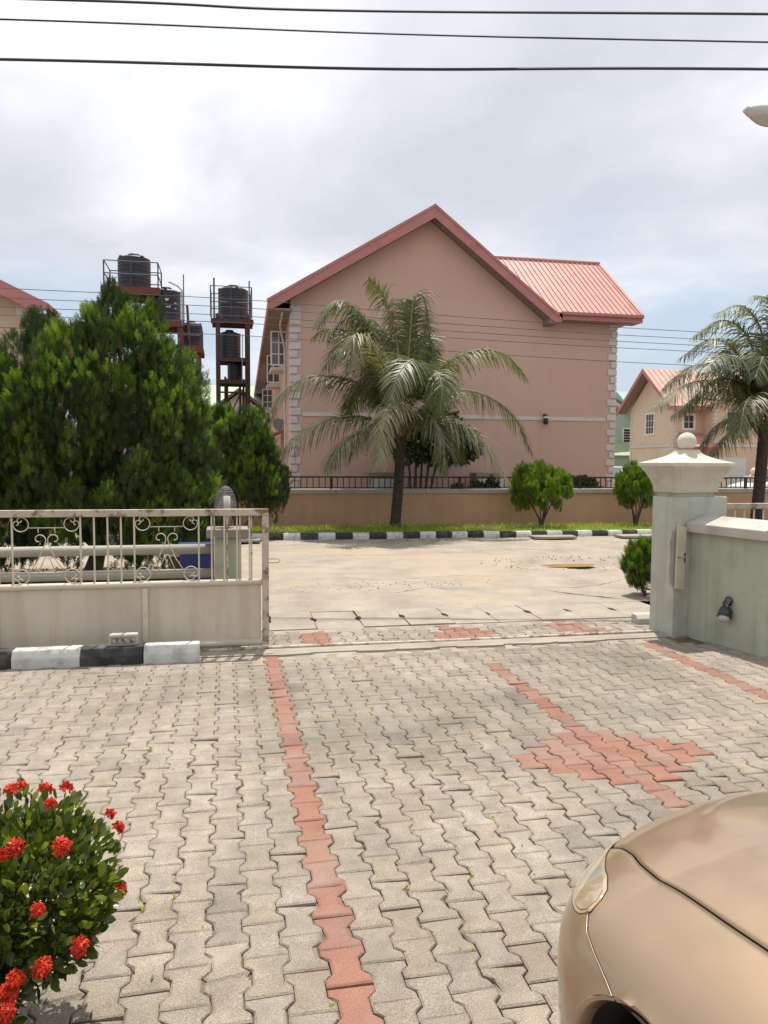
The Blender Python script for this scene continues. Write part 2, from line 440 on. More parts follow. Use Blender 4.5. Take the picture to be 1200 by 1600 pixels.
def merge(TV, TF, mats4):
    """template verts (n,3), faces (m,k), transforms (N,4,4) -> V, F"""
    TV = np.asarray(TV, float); TF = np.asarray(TF, int)
    mats4 = np.asarray(mats4)
    V = np.einsum('nij,vj->nvi', mats4[:, :3, :3], TV) + mats4[:, None, :3, 3]
    F = TF[None] + (np.arange(len(mats4)) * len(TV))[:, None, None]
    return V.reshape(-1, 3), F.reshape(-1, TF.shape[1])


class MB:
    def __init__(s, f=None):
        s.v, s.p, s.f = [], [], f

    def add(s, vs, fs):
        k = len(s.v)
        s.v += [tuple(v) for v in vs]
        s.p += [tuple(i + k for i in f) for f in fs]
        return s

    def box(s, x0, x1, y0, y1, z0, z1):
        return s.add([(x0, y0, z0), (x1, y0, z0), (x1, y1, z0), (x0, y1, z0), (x0, y0, z1), (x1, y0, z1), (x1, y1, z1), (x0, y1, z1)],
                     [(0, 3, 2, 1), (4, 5, 6, 7), (0, 1, 5, 4), (1, 2, 6, 5), (2, 3, 7, 6), (3, 0, 4, 7)])

    def cbox(s, c, h, rz=0.0, c2=0.0):
        """box with bevelled top edges (c2)"""
        x, y, z = h
        vs = [(-x, -y, -z), (x, -y, -z), (x, y, -z), (-x, y, -z), (-x, -y, z - c2), (x, -y, z - c2), (x, y, z - c2), (-x, y, z - c2)]
        fs = [(0, 3, 2, 1), (0, 1, 5, 4), (1, 2, 6, 5), (2, 3, 7, 6), (3, 0, 4, 7)]
        if c2:
            vs += [(-x + c2, -y + c2, z), (x - c2, -y + c2, z), (x - c2, y - c2, z), (-x + c2, y - c2, z)]
            fs += [(4, 5, 9, 8), (5, 6, 10, 9), (6, 7, 11, 10), (7, 4, 8, 11), (8, 9, 10, 11)]
        else:
            fs += [(4, 5, 6, 7)]
        cs, sn = math.cos(rz), math.sin(rz)
        return s.add([(c[0] + a * cs - b * sn, c[1] + a * sn + b * cs, c[2] + d) for a, b, d in vs], fs)

    def prism(s, pts, axis, a0, a1):
        """polygon pts in the two other axes (ccw) extruded along axis"""
        def mk(p, a):
            if axis == 'y':
                return (p[0], a, p[1])
            if axis == 'x':
                return (a, p[0], p[1])
            return (p[0], p[1], a)
        n = len(pts)
        vs = [mk(p, a0) for p in pts] + [mk(p, a1) for p in pts]
        fs = [tuple(range(n)), tuple(range(2 * n - 1, n - 1, -1))]
        fs += [(i, i + n, (i + 1) % n + n, (i + 1) % n) for i in range(n)]
        return s.add(vs, fs)

    def tube(s, path, r, n=8, cap=True):
        P = [Vector(p) for p in path]
        rs = r if isinstance(r, (list, tuple)) else [r] * len(P)
        vs, fs = [], []
        ref = None
        for i, p in enumerate(P):
            t = (P[min(i + 1, len(P) - 1)] - P[max(i - 1, 0)])
            if t.length < 1e-9:
                t = Vector((0, 0, 1))
            t.normalize()
            if ref is None:
                ref = Vector((0, 0, 1)) if abs(t.z) < 0.9 else Vector((1, 0, 0))
                ref = t.cross(ref).normalized()
            else:
                ref = (ref - t * ref.dot(t))
                if ref.length < 1e-6:
                    ref = t.orthogonal()
                ref.normalize()
            b = t.cross(ref)
            for k in range(n):
                a = 2 * PI * k / n
                vs.append(p + (ref * math.cos(a) + b * math.sin(a)) * rs[i])
        for i in range(len(P) - 1):
            for k in range(n):
                fs.append((i * n + k, i * n + (k + 1) % n, (i + 1) * n + (k + 1) % n, (i + 1) * n + k))
        if cap:
            fs.append(tuple(range(n - 1, -1, -1)))
            fs.append(tuple((len(P) - 1) * n + k for k in range(n)))
        return s.add(vs, fs)

    def lathe(s, prof, c, n=24, axis=None):
        vs, fs = [], []
        for (r, z) in prof:
            for k in range(n):
                a = 2 * PI * k / n
                vs.append((c[0] + r * math.cos(a), c[1] + r * math.sin(a), c[2] + z))
        for i in range(len(prof) - 1):
            for k in range(n):
                fs.append((i * n + k, i * n + (k + 1) % n, (i + 1) * n + (k + 1) % n, (i + 1) * n + k))
        fs.append(tuple(range(n - 1, -1, -1)))
        fs.append(tuple((len(prof) - 1) * n + k for k in range(n)))
        return s.add(vs, fs)

    def ball(s, c, r, n=24, m=12):
        prof = [(r * math.sin(PI * (i + 0.02) / (m + 0.04)), -r * math.cos(PI * (i + 0.02) / (m + 0.04))) for i in range(m + 1)]
        return s.lathe(prof, c, n)

    def mesh(s, name):
        me = bpy.data.meshes.new(name)
        v = [s.f(p) for p in s.v] if s.f else s.v
        me.from_pydata(v, [], s.p)
        me.update()
        return me

    def build(s, name, m, parent=None, smooth=False, bevel=0.0):
        o = link(name, s.mesh(name), parent, [m] if not isinstance(m, (list, tuple)) else m, smooth)
        if bevel:
            bv = o.modifiers.new('bevel', 'BEVEL')
            bv.width = bevel
            bv.segments = 2
            bv.limit_method = 'ANGLE'
        return o


def fix_normals(o):
    bm = bmesh.new(); bm.from_mesh(o.data)
    bmesh.ops.recalc_face_normals(bm, faces=bm.faces)
    bm.to_mesh(o.data); bm.free()


def tag(o, label=None, cat=None, group=None, kind=None):
    if label: o['label'] = label
    if cat: o['category'] = cat
    if group: o['group'] = group
    if kind: o['kind'] = kind
    return o


def empty(name, loc=(0, 0, 0), rz=0.0, label=None, cat=None, group=None, kind=None):
    o = bpy.data.objects.new(name, None)
    o.empty_display_size = 0.2
    COL.objects.link(o)
    o.location = loc
    o.rotation_euler = (0, 0, rz)
    return tag(o, label, cat, group, kind)


def copy_obj(o, parent=None):
    c = o.copy()
    COL.objects.link(c)
    if parent is not None:
        c.parent = parent
    return c


def catmull(P, n):
    P = [np.array(p, float) for p in P]
    Q = [2 * P[0] - P[1]] + P + [2 * P[-1] - P[-2]]
    out = []
    seg = len(P) - 1
    for k in range(n):
        u = k / (n - 1) * seg
        i = min(int(u), seg - 1); t = u - i
        a, b, c, d = Q[i], Q[i + 1], Q[i + 2], Q[i + 3]
        out.append(0.5 * ((2 * b) + (-a + c) * t + (2 * a - 5 * b + 4 * c - d) * t * t + (-a + 3 * b - 3 * c + d) * t ** 3))
    return np.array(out)


def rot_to(zdir, spin):
    """rotation matrix whose local z is zdir"""
    z = np.asarray(zdir, float); z = z / np.linalg.norm(z)
    r = np.array([0, 0, 1.0]) if abs(z[2]) < 0.95 else np.array([1.0, 0, 0])
    x = np.cross(r, z); x /= np.linalg.norm(x)
    y = np.cross(z, x)
    c, s = math.cos(spin), math.sin(spin)
    return np.stack([x * c + y * s, -x * s + y * c, z], axis=1)


def m4(Rm, t, s=1.0):
    M = np.eye(4); M[:3, :3] = Rm * s; M[:3, 3] = t
    return M


def off(loc, extra=None):
    lx, ly, lz = loc
    if extra:
        return lambda p: (lambda q: (q[0] - lx, q[1] - ly, q[2] - lz))(extra(p))
    return lambda p: (p[0] - lx, p[1] - ly, p[2] - lz)


# ================================================================== SETTING
# far ground sheet, kept below everything else
g = MB().add([(-900, -600, -0.16), (900, -600, -0.16), (900, 1200, -0.16), (-900, 1200, -0.16)], [(0, 1, 2, 3)])
tag(g.build('ground', MT['ground']), kind='structure')

# ---- road: a gently uneven sheet with a pothole
POT = (5.85, 12.55)


def road_z(x, y):
    z = 0.018 * math.sin(x * 0.55 + 1) * math.sin(y * 0.7) + 0.010 * math.sin(x * 1.7 + y * 1.1) + 0.006 * math.sin(x * 3.9 - y * 2.7)
    edge = max(0.0, min(1.0, (y - 8.75) / 0.8)) * max(0.0, min(1.0, (17.2 - y) / 0.8))
    d = math.hypot((x - POT[0]) / 1.05, (y - POT[1]) / 0.62) * (1 + 0.12 * math.sin(5 * math.atan2(y - POT[1], x - POT[0])))
    pot = -0.075 * max(0.0, min(1.0, (1.0 - d) / 0.22))
    return (z - 0.012) * edge + pot - 0.004


xs = np.concatenate([np.arange(-60, -6, 3.0), np.arange(-6, 14, 0.10), np.arange(14, 80, 3.0)])
ys = np.arange(8.76, 17.26, 0.10)
V = np.array([(x, y, road_z(x, y)) for y in ys for x in xs])
nx, ny = len(xs), len(ys)
ii = np.arange(nx * ny).reshape(ny, nx)
F = np.stack([ii[:-1, :-1], ii[:-1, 1:], ii[1:, 1:], ii[1:, :-1]], -1).reshape(-1, 4)
tag(link('road', fast_mesh('road', V, [F]), None, [MT['road']], True), kind='structure')
pud = MB()
ring = [(POT[0] + 0.05 + 0.50 * math.cos(a) * (1 + 0.12 * math.sin(3 * a)), POT[1] - 0.08 + 0.24 * math.sin(a) * (1 + 0.15 * math.cos(2 * a)), -0.062) for a in np.linspace(0, 2 * PI, 28, endpoint=False)]
pud.add(ring, [tuple(range(28))])
tag(pud.build('puddle', MT['mud']), kind='structure')

# cracks in the road: narrow dark grooves lying along the surface
crk = MB()


def crack(pts, w):
    P = []
    for i in range(len(pts) - 1):
        a, b = Vector(pts[i]), Vector(pts[i + 1])
        n = max(2, int((b - a).length / 0.08))
        for k in range(n):
            P.append(a.lerp(b, k / n))
    P = [p + Vector((random.gauss(0, 0.016), random.gauss(0, 0.016))) for p in P]
    L_ = len(P)
    vs, fs = [], []
    for i, p in enumerate(P):
        t = (P[min(i + 1, L_ - 1)] - P[max(0, i - 1)]).normalized()
        n = Vector((-t.y, t.x))
        ww = w * random.uniform(0.25, 1.0) * min(1, 4 * i / L_ + .1, 4 * (L_ - i) / L_)
        for sgn in (-1, 1):
            q = p + n * ww * sgn
            vs.append((q.x, q.y, road_z(q.x, q.y) + 0.004 if q.y > 8.76 else 0.006))
    for i in range(L_ - 1):
        fs.append((2 * i, 2 * i + 1, 2 * i + 3, 2 * i + 2))
    crk.add(vs, fs)


crack([(4.5, 9.7), (4.75, 9.25), (5.0, 8.95)], 0.012)
crack([(4.3, 9.9), (4.55, 9.55), (4.9, 9.0), (5.1, 8.8)], 0.012)
crack([(3.4, 10.4), (3.1, 10.1), (2.7, 10.2), (2.2, 9.8), (1.6, 9.9)], 0.008)
crack([(5.9, 10.6), (5.4, 10.2), (4.9, 10.0), (4.3, 10.1)], 0.008)
crack([(1.0, 11.2), (2.2, 11.0), (3.4, 11.3), (4.6, 11.1)], 0.007)
crack([(6.8, 12.0), (7.6, 12.4), (8.6, 12.2)], 0.012)
crack([(6.7, 12.9), (7.5, 13.2), (8.9, 13.0)], 0.012)
crack([(0.8, 14.2), (3, 14.0), (5, 14.5), (8, 14.2)], 0.010)
tag(crk.build('road_cracks', MT['void']), kind='stuff')

# loose stones and broken asphalt lying on the road and round the pothole
stone_v = np.array([(1, 0, 0), (-.8, .3, 0), (.1, .9, .05), (-.1, -.9, 0), (.1, .1, .7), (0, 0, -.35)]) * 1.0
stone_f = np.array([(0, 2, 4), (2, 1, 4), (1, 3, 4), (3, 0, 4), (2, 0, 5), (1, 2, 5), (3, 1, 5), (0, 3, 5)])
TM = []
for i in range(520):
    u = random.random()
    if u < 0.30:
        a = random.uniform(0, 2 * PI); rr = random.uniform(0.9, 1.5)
        x = POT[0] + 1.05 * rr * math.cos(a); y = POT[1] + 0.6 * rr * math.sin(a); s = random.uniform(0.008, 0.028)
    elif u < 0.42:
        x = random.gauss(2.6, 0.5); y = random.gauss(10.6, 0.15); s = random.uniform(0.008, 0.022)
    elif u < 0.5:
        x = random.gauss(1.4, 0.6); y = random.gauss(10.4, 0.2); s = random.uniform(0.008, 0.02)
    elif u < 0.75:
        x = random.uniform(-1, 12); y = random.gauss(16.6, 0.3); s = random.uniform(0.01, 0.035)
    else:
        x = random.uniform(-3, 10); y = random.uniform(8.9, 16.8); s = random.uniform(0.005, 0.016)
    if not (8.8 < y < 17.1):
        continue
    TM.append(m4(np.array(Matrix.Rotation(random.uniform(0, 6), 3, 'Z')) * np.array([1, random.uniform(.6, 1), random.uniform(.5, 1)]), (x, y, road_z(x, y)), s))
V, F = merge(stone_v, stone_f, TM)
tag(link('loose_stones', fast_mesh('loose_stones', V, [F]), None, [MT['rubble']]), kind='stuff')

# ---- courtyard of interlocking dumbbell pavers
court = MB()
court.box(-9.0, 7.0, -4.0, 6.86, -0.12, -0.016)
court_o = tag(court.build('paved_courtyard', MT['joint']), kind='structure')

PITCH, PL = 0.1325, 0.200
XR = 0.392        # axis of the red line


def paver_tpl(ch):
    """dumbbell block: 12 point outline, chamfer ring, top"""
    hw, hn, hl = 0.0776, 0.0508, 0.0988
    o = [(hw, -hl), (hw, -0.064), (hn, -0.037), (hn, 0.037), (hw, 0.064), (hw, hl)]
    out = o + [(-x, -y) for x, y in o]
    vs, fs = [], []
    n = 12
    for x, y in out:
        vs.append((x, y, -0.016))
    for x, y in out:
        vs.append((x, y, -0.005))
    for x, y in out:
        vs.append((x - math.copysign(ch, x), y - math.copysign(ch, y) * (1.0 if abs(y) > 0.09 else 0.25), 0.0))
    for i in range(n):
        j = (i + 1) % n
        fs.append((i, j, n + j, n + i))
        fs.append((n + i, n + j, 2 * n + j, 2 * n + i))
    return vs, fs, tuple(2 * n + i for i in range(n))


PV, PF, PT = paver_tpl(0.0075)


def paver_mesh(name, seed, m):
    rr = random.Random(seed)
    me = bpy.data.meshes.new(name)
    v = [(x + rr.gauss(0, .0006), y + rr.gauss(0, .0006), z + (rr.gauss(0, .0005) if i >= 24 else 0)) for i, (x, y, z) in enumerate(PV)]
    for c_ in range(rr.choice((0, 0, 1, 1, 2))):      # a chipped corner or edge
        i0 = rr.randrange(12); d_ = rr.uniform(.006, .016)
        for q_ in (i0, (i0 + 1) % 12) if rr.random() < .4 else (i0,):
            for lay_ in (12, 24):
                x_, y_, z_ = v[lay_ + q_]
                r_0 = math.hypot(x_, y_)
                v[lay_ + q_] = (x_ * (1 - d_ / r_0), y_ * (1 - d_ / r_0), z_ - d_ * .3)
    me.from_pydata(v, [], PF + [PT])
    me.materials.append(m)
    me.update()
    return me


grey_meshes = [paver_mesh('paver', i, MT['paver']) for i in range(18)]
red_meshes = [paver_mesh('red_paver', i + 20, MT['red_paver']) for i in range(8)]

DX, DYC = 2.2475, 4.10   # diamond axis and centre


def is_red(ci, x, y):
    if ci == 0:
        return True
    if ci == 27:
        return True
    k = ci - 14
    if abs(k) <= 5 and abs(y - DYC) <= (5.2 - abs(k)) * 0.1 + 0.02:
        return True
    if k == 0 and 3.42 < y < 6.15:
        return True
    if k == -1 and 5.6 < y < 5.9:
        return False
    return False


cells = []
for ci in range(-46, 36):
    x = XR + ci * PITCH
    offy = (ci % 2) * 0.1
    k = 0
    y = -1.2 + offy
    while y < 6.90:
        yc = y + 0.1
        y += PL + 0.0004
        if yc > 6.79 or yc < -1.1:
            continue
        if x > 4.25 and yc > 6.6:
            continue
        cells.append((ci, x, yc, is_red(ci, x, yc)))


def visible(x, y):
    d = Vector((x, y, 0)) - co.matrix_world.translation
    w = d.dot(fw)
    if w < 0.3:
        return False
    return abs(d.dot(rt) / w) < 0.5 and -d.dot(up) / w < 0.70


def cell_tf(x, y):
    rz = random.gauss(0, 0.006)
    tx, ty = random.gauss(0, 0.011), random.gauss(0, 0.011)
    z = random.gauss(0, 0.0018) + 0.0025 * math.sin(x * 0.9 + 0.6) * math.sin(y * 0.8) - 0.002
    Rm = Matrix.Rotation(rz, 3, 'Z') @ Matrix.Rotation(tx, 3, 'X') @ Matrix.Rotation(ty, 3, 'Y')
    return Rm, (x + random.gauss(0, .0012), y + random.gauss(0, .0015), z)


def lay(cells_, key, meshes, name, limit, m):
    vis = sorted([c for c in cells_ if visible(c[1], c[2])], key=lambda c: c[1] ** 2 + c[2] ** 2)
    near = vis[:limit]
    ns = set((c[0], round(c[2], 3)) for c in near)
    rest = [c for c in cells_ if (c[0], round(c[2], 3)) not in ns]
    for c in near:
        Rm, t = cell_tf(c[1], c[2])
        o = bpy.data.objects.new(name, random.choice(meshes))
        COL.objects.link(o)
        o.parent = court_o
        o.matrix_local = Matrix.Translation(t) @ Rm.to_4x4()
    if rest:
        TM = []
        for c in rest:
            Rm, t = cell_tf(c[1], c[2])
            TM.append(m4(np.array(Rm), t))
        V, F4 = merge(PV, PF, TM)
        _, FT = merge(PV, [PT], TM)
        o = link(name + '_field', fast_mesh(name, V, [F4, FT]), court_o, [m])
        o['kind'] = 'stuff'


lay([c for c in cells if not c[3]], 0, grey_meshes, 'paver', 300, MT['paver'])
lay([c for c in cells if c[3]], 1, red_meshes, 'red_paver', 300, MT['red_paver'])

# fallen leaves and grit lying on the blocks
fl_v = [(-.25, -.8, 0), (.25, -.8, .1), (.35, .1, 0), (0, 1, .15), (-.35, .1, 0.1)]
TM = []
for i in range(150):
    if i < 45:
        x, y, s = random.gauss(-.55, .28), random.gauss(2.3, .3), random.uniform(.010, .022)
    elif i < 75:
        x, y, s = random.uniform(3.2, 4.6), random.uniform(5.6, 6.8), random.uniform(.008, .022)
    else:
        x, y, s = random.uniform(-2.5, 4), random.uniform(2, 6.7), random.uniform(.004, .012)
    TM.append(m4(rot_to((random.gauss(0, .12), random.gauss(0, .12), 1), random.uniform(0, 6.28)), (x, y, .006), s))
V, F = merge(fl_v, [(0, 1, 2, 3, 4)], TM)
tag(link('fallen_leaves', fast_mesh('fallen_leaves', V, [F]), None, [MT['litter']]), kind='stuff')

# weeds growing in the joints
TM = []
for i in range(70):
    ci = random.randint(-12, 18)
    yy = random.choice([random.uniform(2.0, 3.4), random.uniform(2.0, 5.5)])
    xx = XR + (ci + 0.5) * PITCH + random.gauss(0, 0.01)
    for k in range(random.randint(3, 9)):
        d = (random.gauss(0, .6), random.gauss(0, .6), 1)
        TM.append(m4(rot_to(d, random.uniform(0, 6)), (xx + random.gauss(0, .006), yy + random.gauss(0, .014), -0.012), random.uniform(.010, .024)))
wv = [(-.16, 0, 0), (.16, 0, 0), (.22, .05, .6), (-.22, .05, .6), (0, .16, 1)]
V, F = merge(wv, [(0, 1, 2, 3)], TM)
_, F2 = merge(wv, [(3, 2, 4)], TM)
tag(link('joint_weeds', fast_mesh('joint_weeds', V, [F, F2]), None, [MT['grass']]), kind='stuff')

# concrete threshold strip with the gate track
th = MB()
xs_ = np.arange(-6.0, 5.4, 0.25)
for i in range(len(xs_) - 1):
    a, b = xs_[i], xs_[i + 1]
    th.add([(a, 6.862, 0.004), (b, 6.862, 0.004), (b, 6.93, 0.018), (a, 6.93, 0.018), (b, 7.00, 0.016), (a, 7.00, 0.016), (b, 7.05, 0.002), (a, 7.05, 0.002), (a, 6.862, -0.15), (b, 6.862, -0.15), (b, 7.05, -0.15), (a, 7.05, -0.15)],
           [(0, 1, 2, 3), (3, 2, 4, 5), (5, 4, 6, 7), (8, 9, 1, 0), (6, 10, 11, 7)])
tho = tag(th.build('threshold_strip', MT['concrete']), kind='structure')
MB().tube([(x, 7.055, 0.012 + 0.003 * math.sin(x * 2)) for x in np.arange(-5.5, 5.2, 0.4)], 0.018, 8).build('gate_track', MT['gate_rust'], tho, True)
MB().box(-6.0, 4.3, 6.69, 6.861, -.10, -.008).build('mortar_bed', MT['concrete'], tho)
MB().box(-6.0, 5.2, 7.051, 7.13, -.10, -.008).build('mortar_bed', MT['concrete'], tho)
MB().box(-6.0, 5.2, 7.70, 7.855, -.10, -.009).build('mortar_bed', MT['concrete'], tho)
# broken mortar pieces along the strip
for (x, w, n) in ((0.55, .28, 5), (1.35, .2, 4), (1.75, .22, 4), (2.35, .3, 5), (2.9, .24, 4), (3.4, .3, 5)):
    pts = []
    for k in range(7):
        a = 2 * PI * k / 7
        pts.append((x + w * math.cos(a) * random.uniform(.8, 1.1), 6.835 + 0.05 * math.sin(a) * random.uniform(.7, 1.2)))
    MB().prism(pts, 'z', -0.01, 0.010 + random.uniform(0, .006)).build('mortar_patch', MT['concrete'], tho, bevel=0.003)

# apron of pavers between gate track and drain
apron = MB().box(-6, 5.2, 7.05, 7.83, -0.14, -0.022)
apron_o = tag(apron.build('paved_apron', MT['joint']), kind='structure')


def apron_red(x, y):
    return (0.78 < x < 1.03) or (abs(x - 2.33) * 0.9 + abs(y - 7.36) * 0.8 < 0.36) or (3.42 < x < 3.85 and abs((x - 3.64) - (7.3 - y) * 0.3) < 0.2)


na = 0
for col_i in range(-20, 33):
    x = XR + col_i * PITCH
    for r_i in range(4):
        yc = 7.15 + r_i * 0.2 + (col_i % 2) * 0.1 - 0.05
        if yc > 7.74:
            continue
        red = apron_red(x, yc)
        o = bpy.data.objects.new('red_paver' if red else 'paver', random.choice(red_meshes if red else grey_meshes))
        COL.objects.link(o); o.parent = apron_o
        Rm, t = cell_tf(x, yc)
        o.matrix_local = Matrix.Translation((t[0], t[1], random.gauss(-0.004, .002))) @ Rm.to_4x4()

# covered drain: concrete slabs with lifting notches
drain = MB().box(-6, 5.6, 7.80, 8.80, -0.6, -0.13)
drain_o = tag(drain.build('covered_drain', MT['void']), kind='structure')


def slab_outline(x0, x1, y0, y1, sk, nl, nr):
    """notched slab outline (ccw); sk shears the joints"""
    ym = (y0 + y1) / 2 + 0.03
    P = [(x0, y0), (x1, y0)]
    if nr:
        P += [(x1, ym - .09), (x1 - .028, ym - .06), (x1 - .028, ym + .06), (x1, ym + .09)]
    P += [(x1, y1), (x0, y1)]
    if nl:
        P += [(x0, ym + .09), (x0 + .028, ym + .06), (x0 + .028, ym - .06), (x0, ym - .09)]
    return [(x + (y - ym) * sk, y) for x, y in P]


jx = [-5.07, -4.57, -4.07, -3.57, -3.07, -2.57, -2.06, -1.56, -1.06, -.56, -.06, .44, .935, 1.435, 1.93, 2.43, 2.93, 3.43, 3.93, 4.5, 5.1]
for i in range(len(jx) - 1):
    a, b = jx[i], jx[i + 1]
    sk = -0.02 - 0.018 * max(0, i - 11)
    d = MB(off(((a + b) / 2, 8.3, 0))).prism(slab_outline(a + .004, b - .004, 7.86 + random.uniform(-.02, .01), 8.745, 0.0 if i < 11 else 0.02, True, i != 15), 'z', -0.11, 0.0)
    o = d.build('drain_slab', MT['concrete'], drain_o, bevel=0.006)
    o.location = ((a + b) / 2, 8.3, random.gauss(0.0, .003))
    o.rotation_euler = (random.gauss(0, .004), random.gauss(0, .004), random.gauss(0, .006))

# ---- near kerb: painted blocks in front of the left gate leaf
kx = [-4.6, -4.05, -3.5, -2.93, -2.36, -1.755, -1.21, -0.70, -0.23]


def kerb_stone(x0, x1, y0, y1, h, m, parent, slope=0.04):
    b = MB()
    pts = [(y0, -0.05), (y1, -0.05), (y1, h), (y0 + slope, h), (y0, h * 0.55)]
    b.prism([(p[0], p[1]) for p in pts], 'x', x0, x1)
    o = b.build('kerb_stone', m, parent, bevel=0.009)
    fix_normals(o)
    return o


kerb = empty('near_kerb', (0, 0, 0), kind='structure')
for i in range(len(kx) - 1):
    sh = 0.013 * (kx[i] + .23)
    o = kerb_stone(kx[i] + .003, kx[i + 1] - .003, 6.735 - sh, 6.735 - sh + .17, 0.14 + random.gauss(0, .003), MT['black_kerb'] if (i % 2 == 0) else MT['white_kerb'], kerb)
    lower = 0
o = kerb_stone(4.34, 4.80, 7.46, 7.60, 0.10, MT['coping'], kerb, 0.05)

# ---- far kerb and verge
kf = empty('far_kerb', (0, 0, 0), kind='structure')


def ykf(x):
    return 17.02 - 0.028 * (x - 1.4)


x = -8.0
i = 0
while x < 17.0:
    L_ = 0.385 + random.uniform(-.012, .012)
    y = ykf(x)
    kerb_stone(x + .004, x + L_ - .004, y, y + .15, 0.135 + random.gauss(0, .006), MT['black_kerb'] if i % 2 else MT['white_kerb'], kf, 0.03)
    x += L_
    i += 1
vg = MB()
vx = np.arange(-12, 20, 0.5)
for a in vx:
    b_ = a + 0.5
    vg.add([(a, ykf(a) + .13, 0.10), (b_, ykf(b_) + .13, 0.10), (b_, 19.9, 0.03), (a, 19.9, 0.03), (a, ykf(a) + .13, -.3), (b_, ykf(b_) + .13, -.3)], [(0, 1, 2, 3), (4, 5, 1, 0)])
tag(vg.build('verge', MT['soil']), kind='structure')
# left near verge (between pipe fence and road) and the plot under the big tree
tag(MB().box(-30, -0.62, 8.82, 12.6, -0.15, 0.05).build('tree_verge', MT['soil']), kind='structure')

bl = [(-.5, 0, 0), (.5, 0, 0), (.32, .12, .55), (-.32, .12, .55), (0, .42, 1)]
TM = []
for k in range(30000):
    xx = random.uniform(-7, 15.5)
    v = random.random() ** 1.4
    yy = ykf(xx) + .14 + v * 2.4
    h = random.uniform(.035, .10) * (1.8 if random.random() < .06 else 1)
    if math.hypot(xx - 4.1, yy - 18.2) < .6:
        h *= 1.7
    if random.random() < 0.5 and math.sin(xx * 1.3 + 2) + math.sin(yy * 2.3 + xx) < -0.6:
        continue
    Rm = rot_to((random.gauss(0, .45), random.gauss(0, .45), 1), random.uniform(0, 6.28)) * np.array([0.16, 1, 1])
    TM.append(m4(Rm, (xx, yy, 0.10 - 0.03 * v), h))
V, F = merge(bl, [(0, 1, 2, 3)], TM)
_, F2 = merge(bl, [(3, 2, 4)], TM)
tag(link('verge_grass', fast_mesh('verge_grass', V, [F, F2]), None, [MT['grass']]), kind='stuff')

TM = []
for k in range(4200):
    xx = random.uniform(-5.5, -0.75); yy = random.uniform(8.9, 12.4)
    TM.append(m4(rot_to((random.gauss(0, .7), random.gauss(0, .7), 1), random.uniform(0, 6.28)), (xx, yy, 0.06 + random.random() * .03), random.uniform(.02, .055)))
lf = [(-.25, -.8, 0), (.25, -.8, .1), (.35, .1, 0), (0, 1, .15), (-.35, .1, 0.1)]
V, F = merge(lf, [(0, 1, 2, 3, 4)], TM)
tag(link('leaf_litter', fast_mesh('leaf_litter', V, [F]), None, [MT['litter']]), kind='stuff')

# broken gutter covers at the far kerb
for (x, w, lab) in ((0.1, 1.2, 'cracked gutter cover lying at the far kerb behind the open gate'), (7.35, 1.0, 'cracked gutter cover at the far kerb left of the round bush'), (9.7, 1.5, 'cracked gutter cover at the far kerb near the green pillar')):
    t = empty('gutter_cover', (x, ykf(x) - .45, 0), random.uniform(-.05, .05), lab, 'drain cover', 'broken gutter covers along the far kerb')
    pts = [(-w / 2, -.20), (-w * .1, -.24), (w * .3, -.17), (w / 2, -.2), (w / 2 + .05, .22), (0, .26), (-w / 2, .24)]
    MB().prism(pts, 'z', 0.015, 0.065).build('slab', MT['concrete'], t, bevel=.008)
    MB().box(-w / 2 + .06, w / 2 - .1, -.13, .2, -.02, 0.016).build('opening', MT['void'], t)


# ================================================================== BUILDINGS
def window(parent, c, w, h, nx_, nz_, facing='y', glass='glass', fr=0.07, depth=0.05, label=None, F=None):
    """a window with an outer frame, glazing bars and panes; c = centre on the wall face"""
    def tr(p):
        u, d, v = p
        if facing == 'y':
            q = (c[0] + u, c[1] - d, c[2] + v)
        elif facing == 'x':
            q = (c[0] - d, c[1] + u, c[2] + v)
        return F(q) if F else q
    f = MB(tr)
    for (a, b, e, g_) in ((-w / 2 - fr, -w / 2, -h / 2 - fr, h / 2 + fr), (w / 2, w / 2 + fr, -h / 2 - fr, h / 2 + fr)):
        f.box(a, b, -.02, depth, e, g_)
    f.box(-w / 2, w / 2, -.02, depth, h / 2, h / 2 + fr).box(-w / 2, w / 2, -.02, depth, -h / 2 - fr, -h / 2)
    wo = f.build('window', MT['white_paint'], parent)
    b = MB(tr)
    for k in range(1, nx_):
        x = -w / 2 + w * k / nx_
        b.box(x - .016, x + .016, 0.008, depth * .7, -h / 2, h / 2)
    for k in range(1, nz_):
        z = -h / 2 + h * k / nz_
        b.box(-w / 2, w / 2, 0.006, depth * .6, z - .016, z + .016)
    b.build('glazing_bars', MT['white_paint'], wo)
    for i in range(nx_):
        for k in range(nz_):
            x0 = -w / 2 + w * i / nx_; z0 = -h / 2 + h * k / nz_
            MB(tr).box(x0 + .012, x0 + w / nx_ - .012, -.015, .004, z0 + .012, z0 + h / nz_ - .012).build('pane', MT[glass], wo)
    if label: wo['label'] = label
    return wo


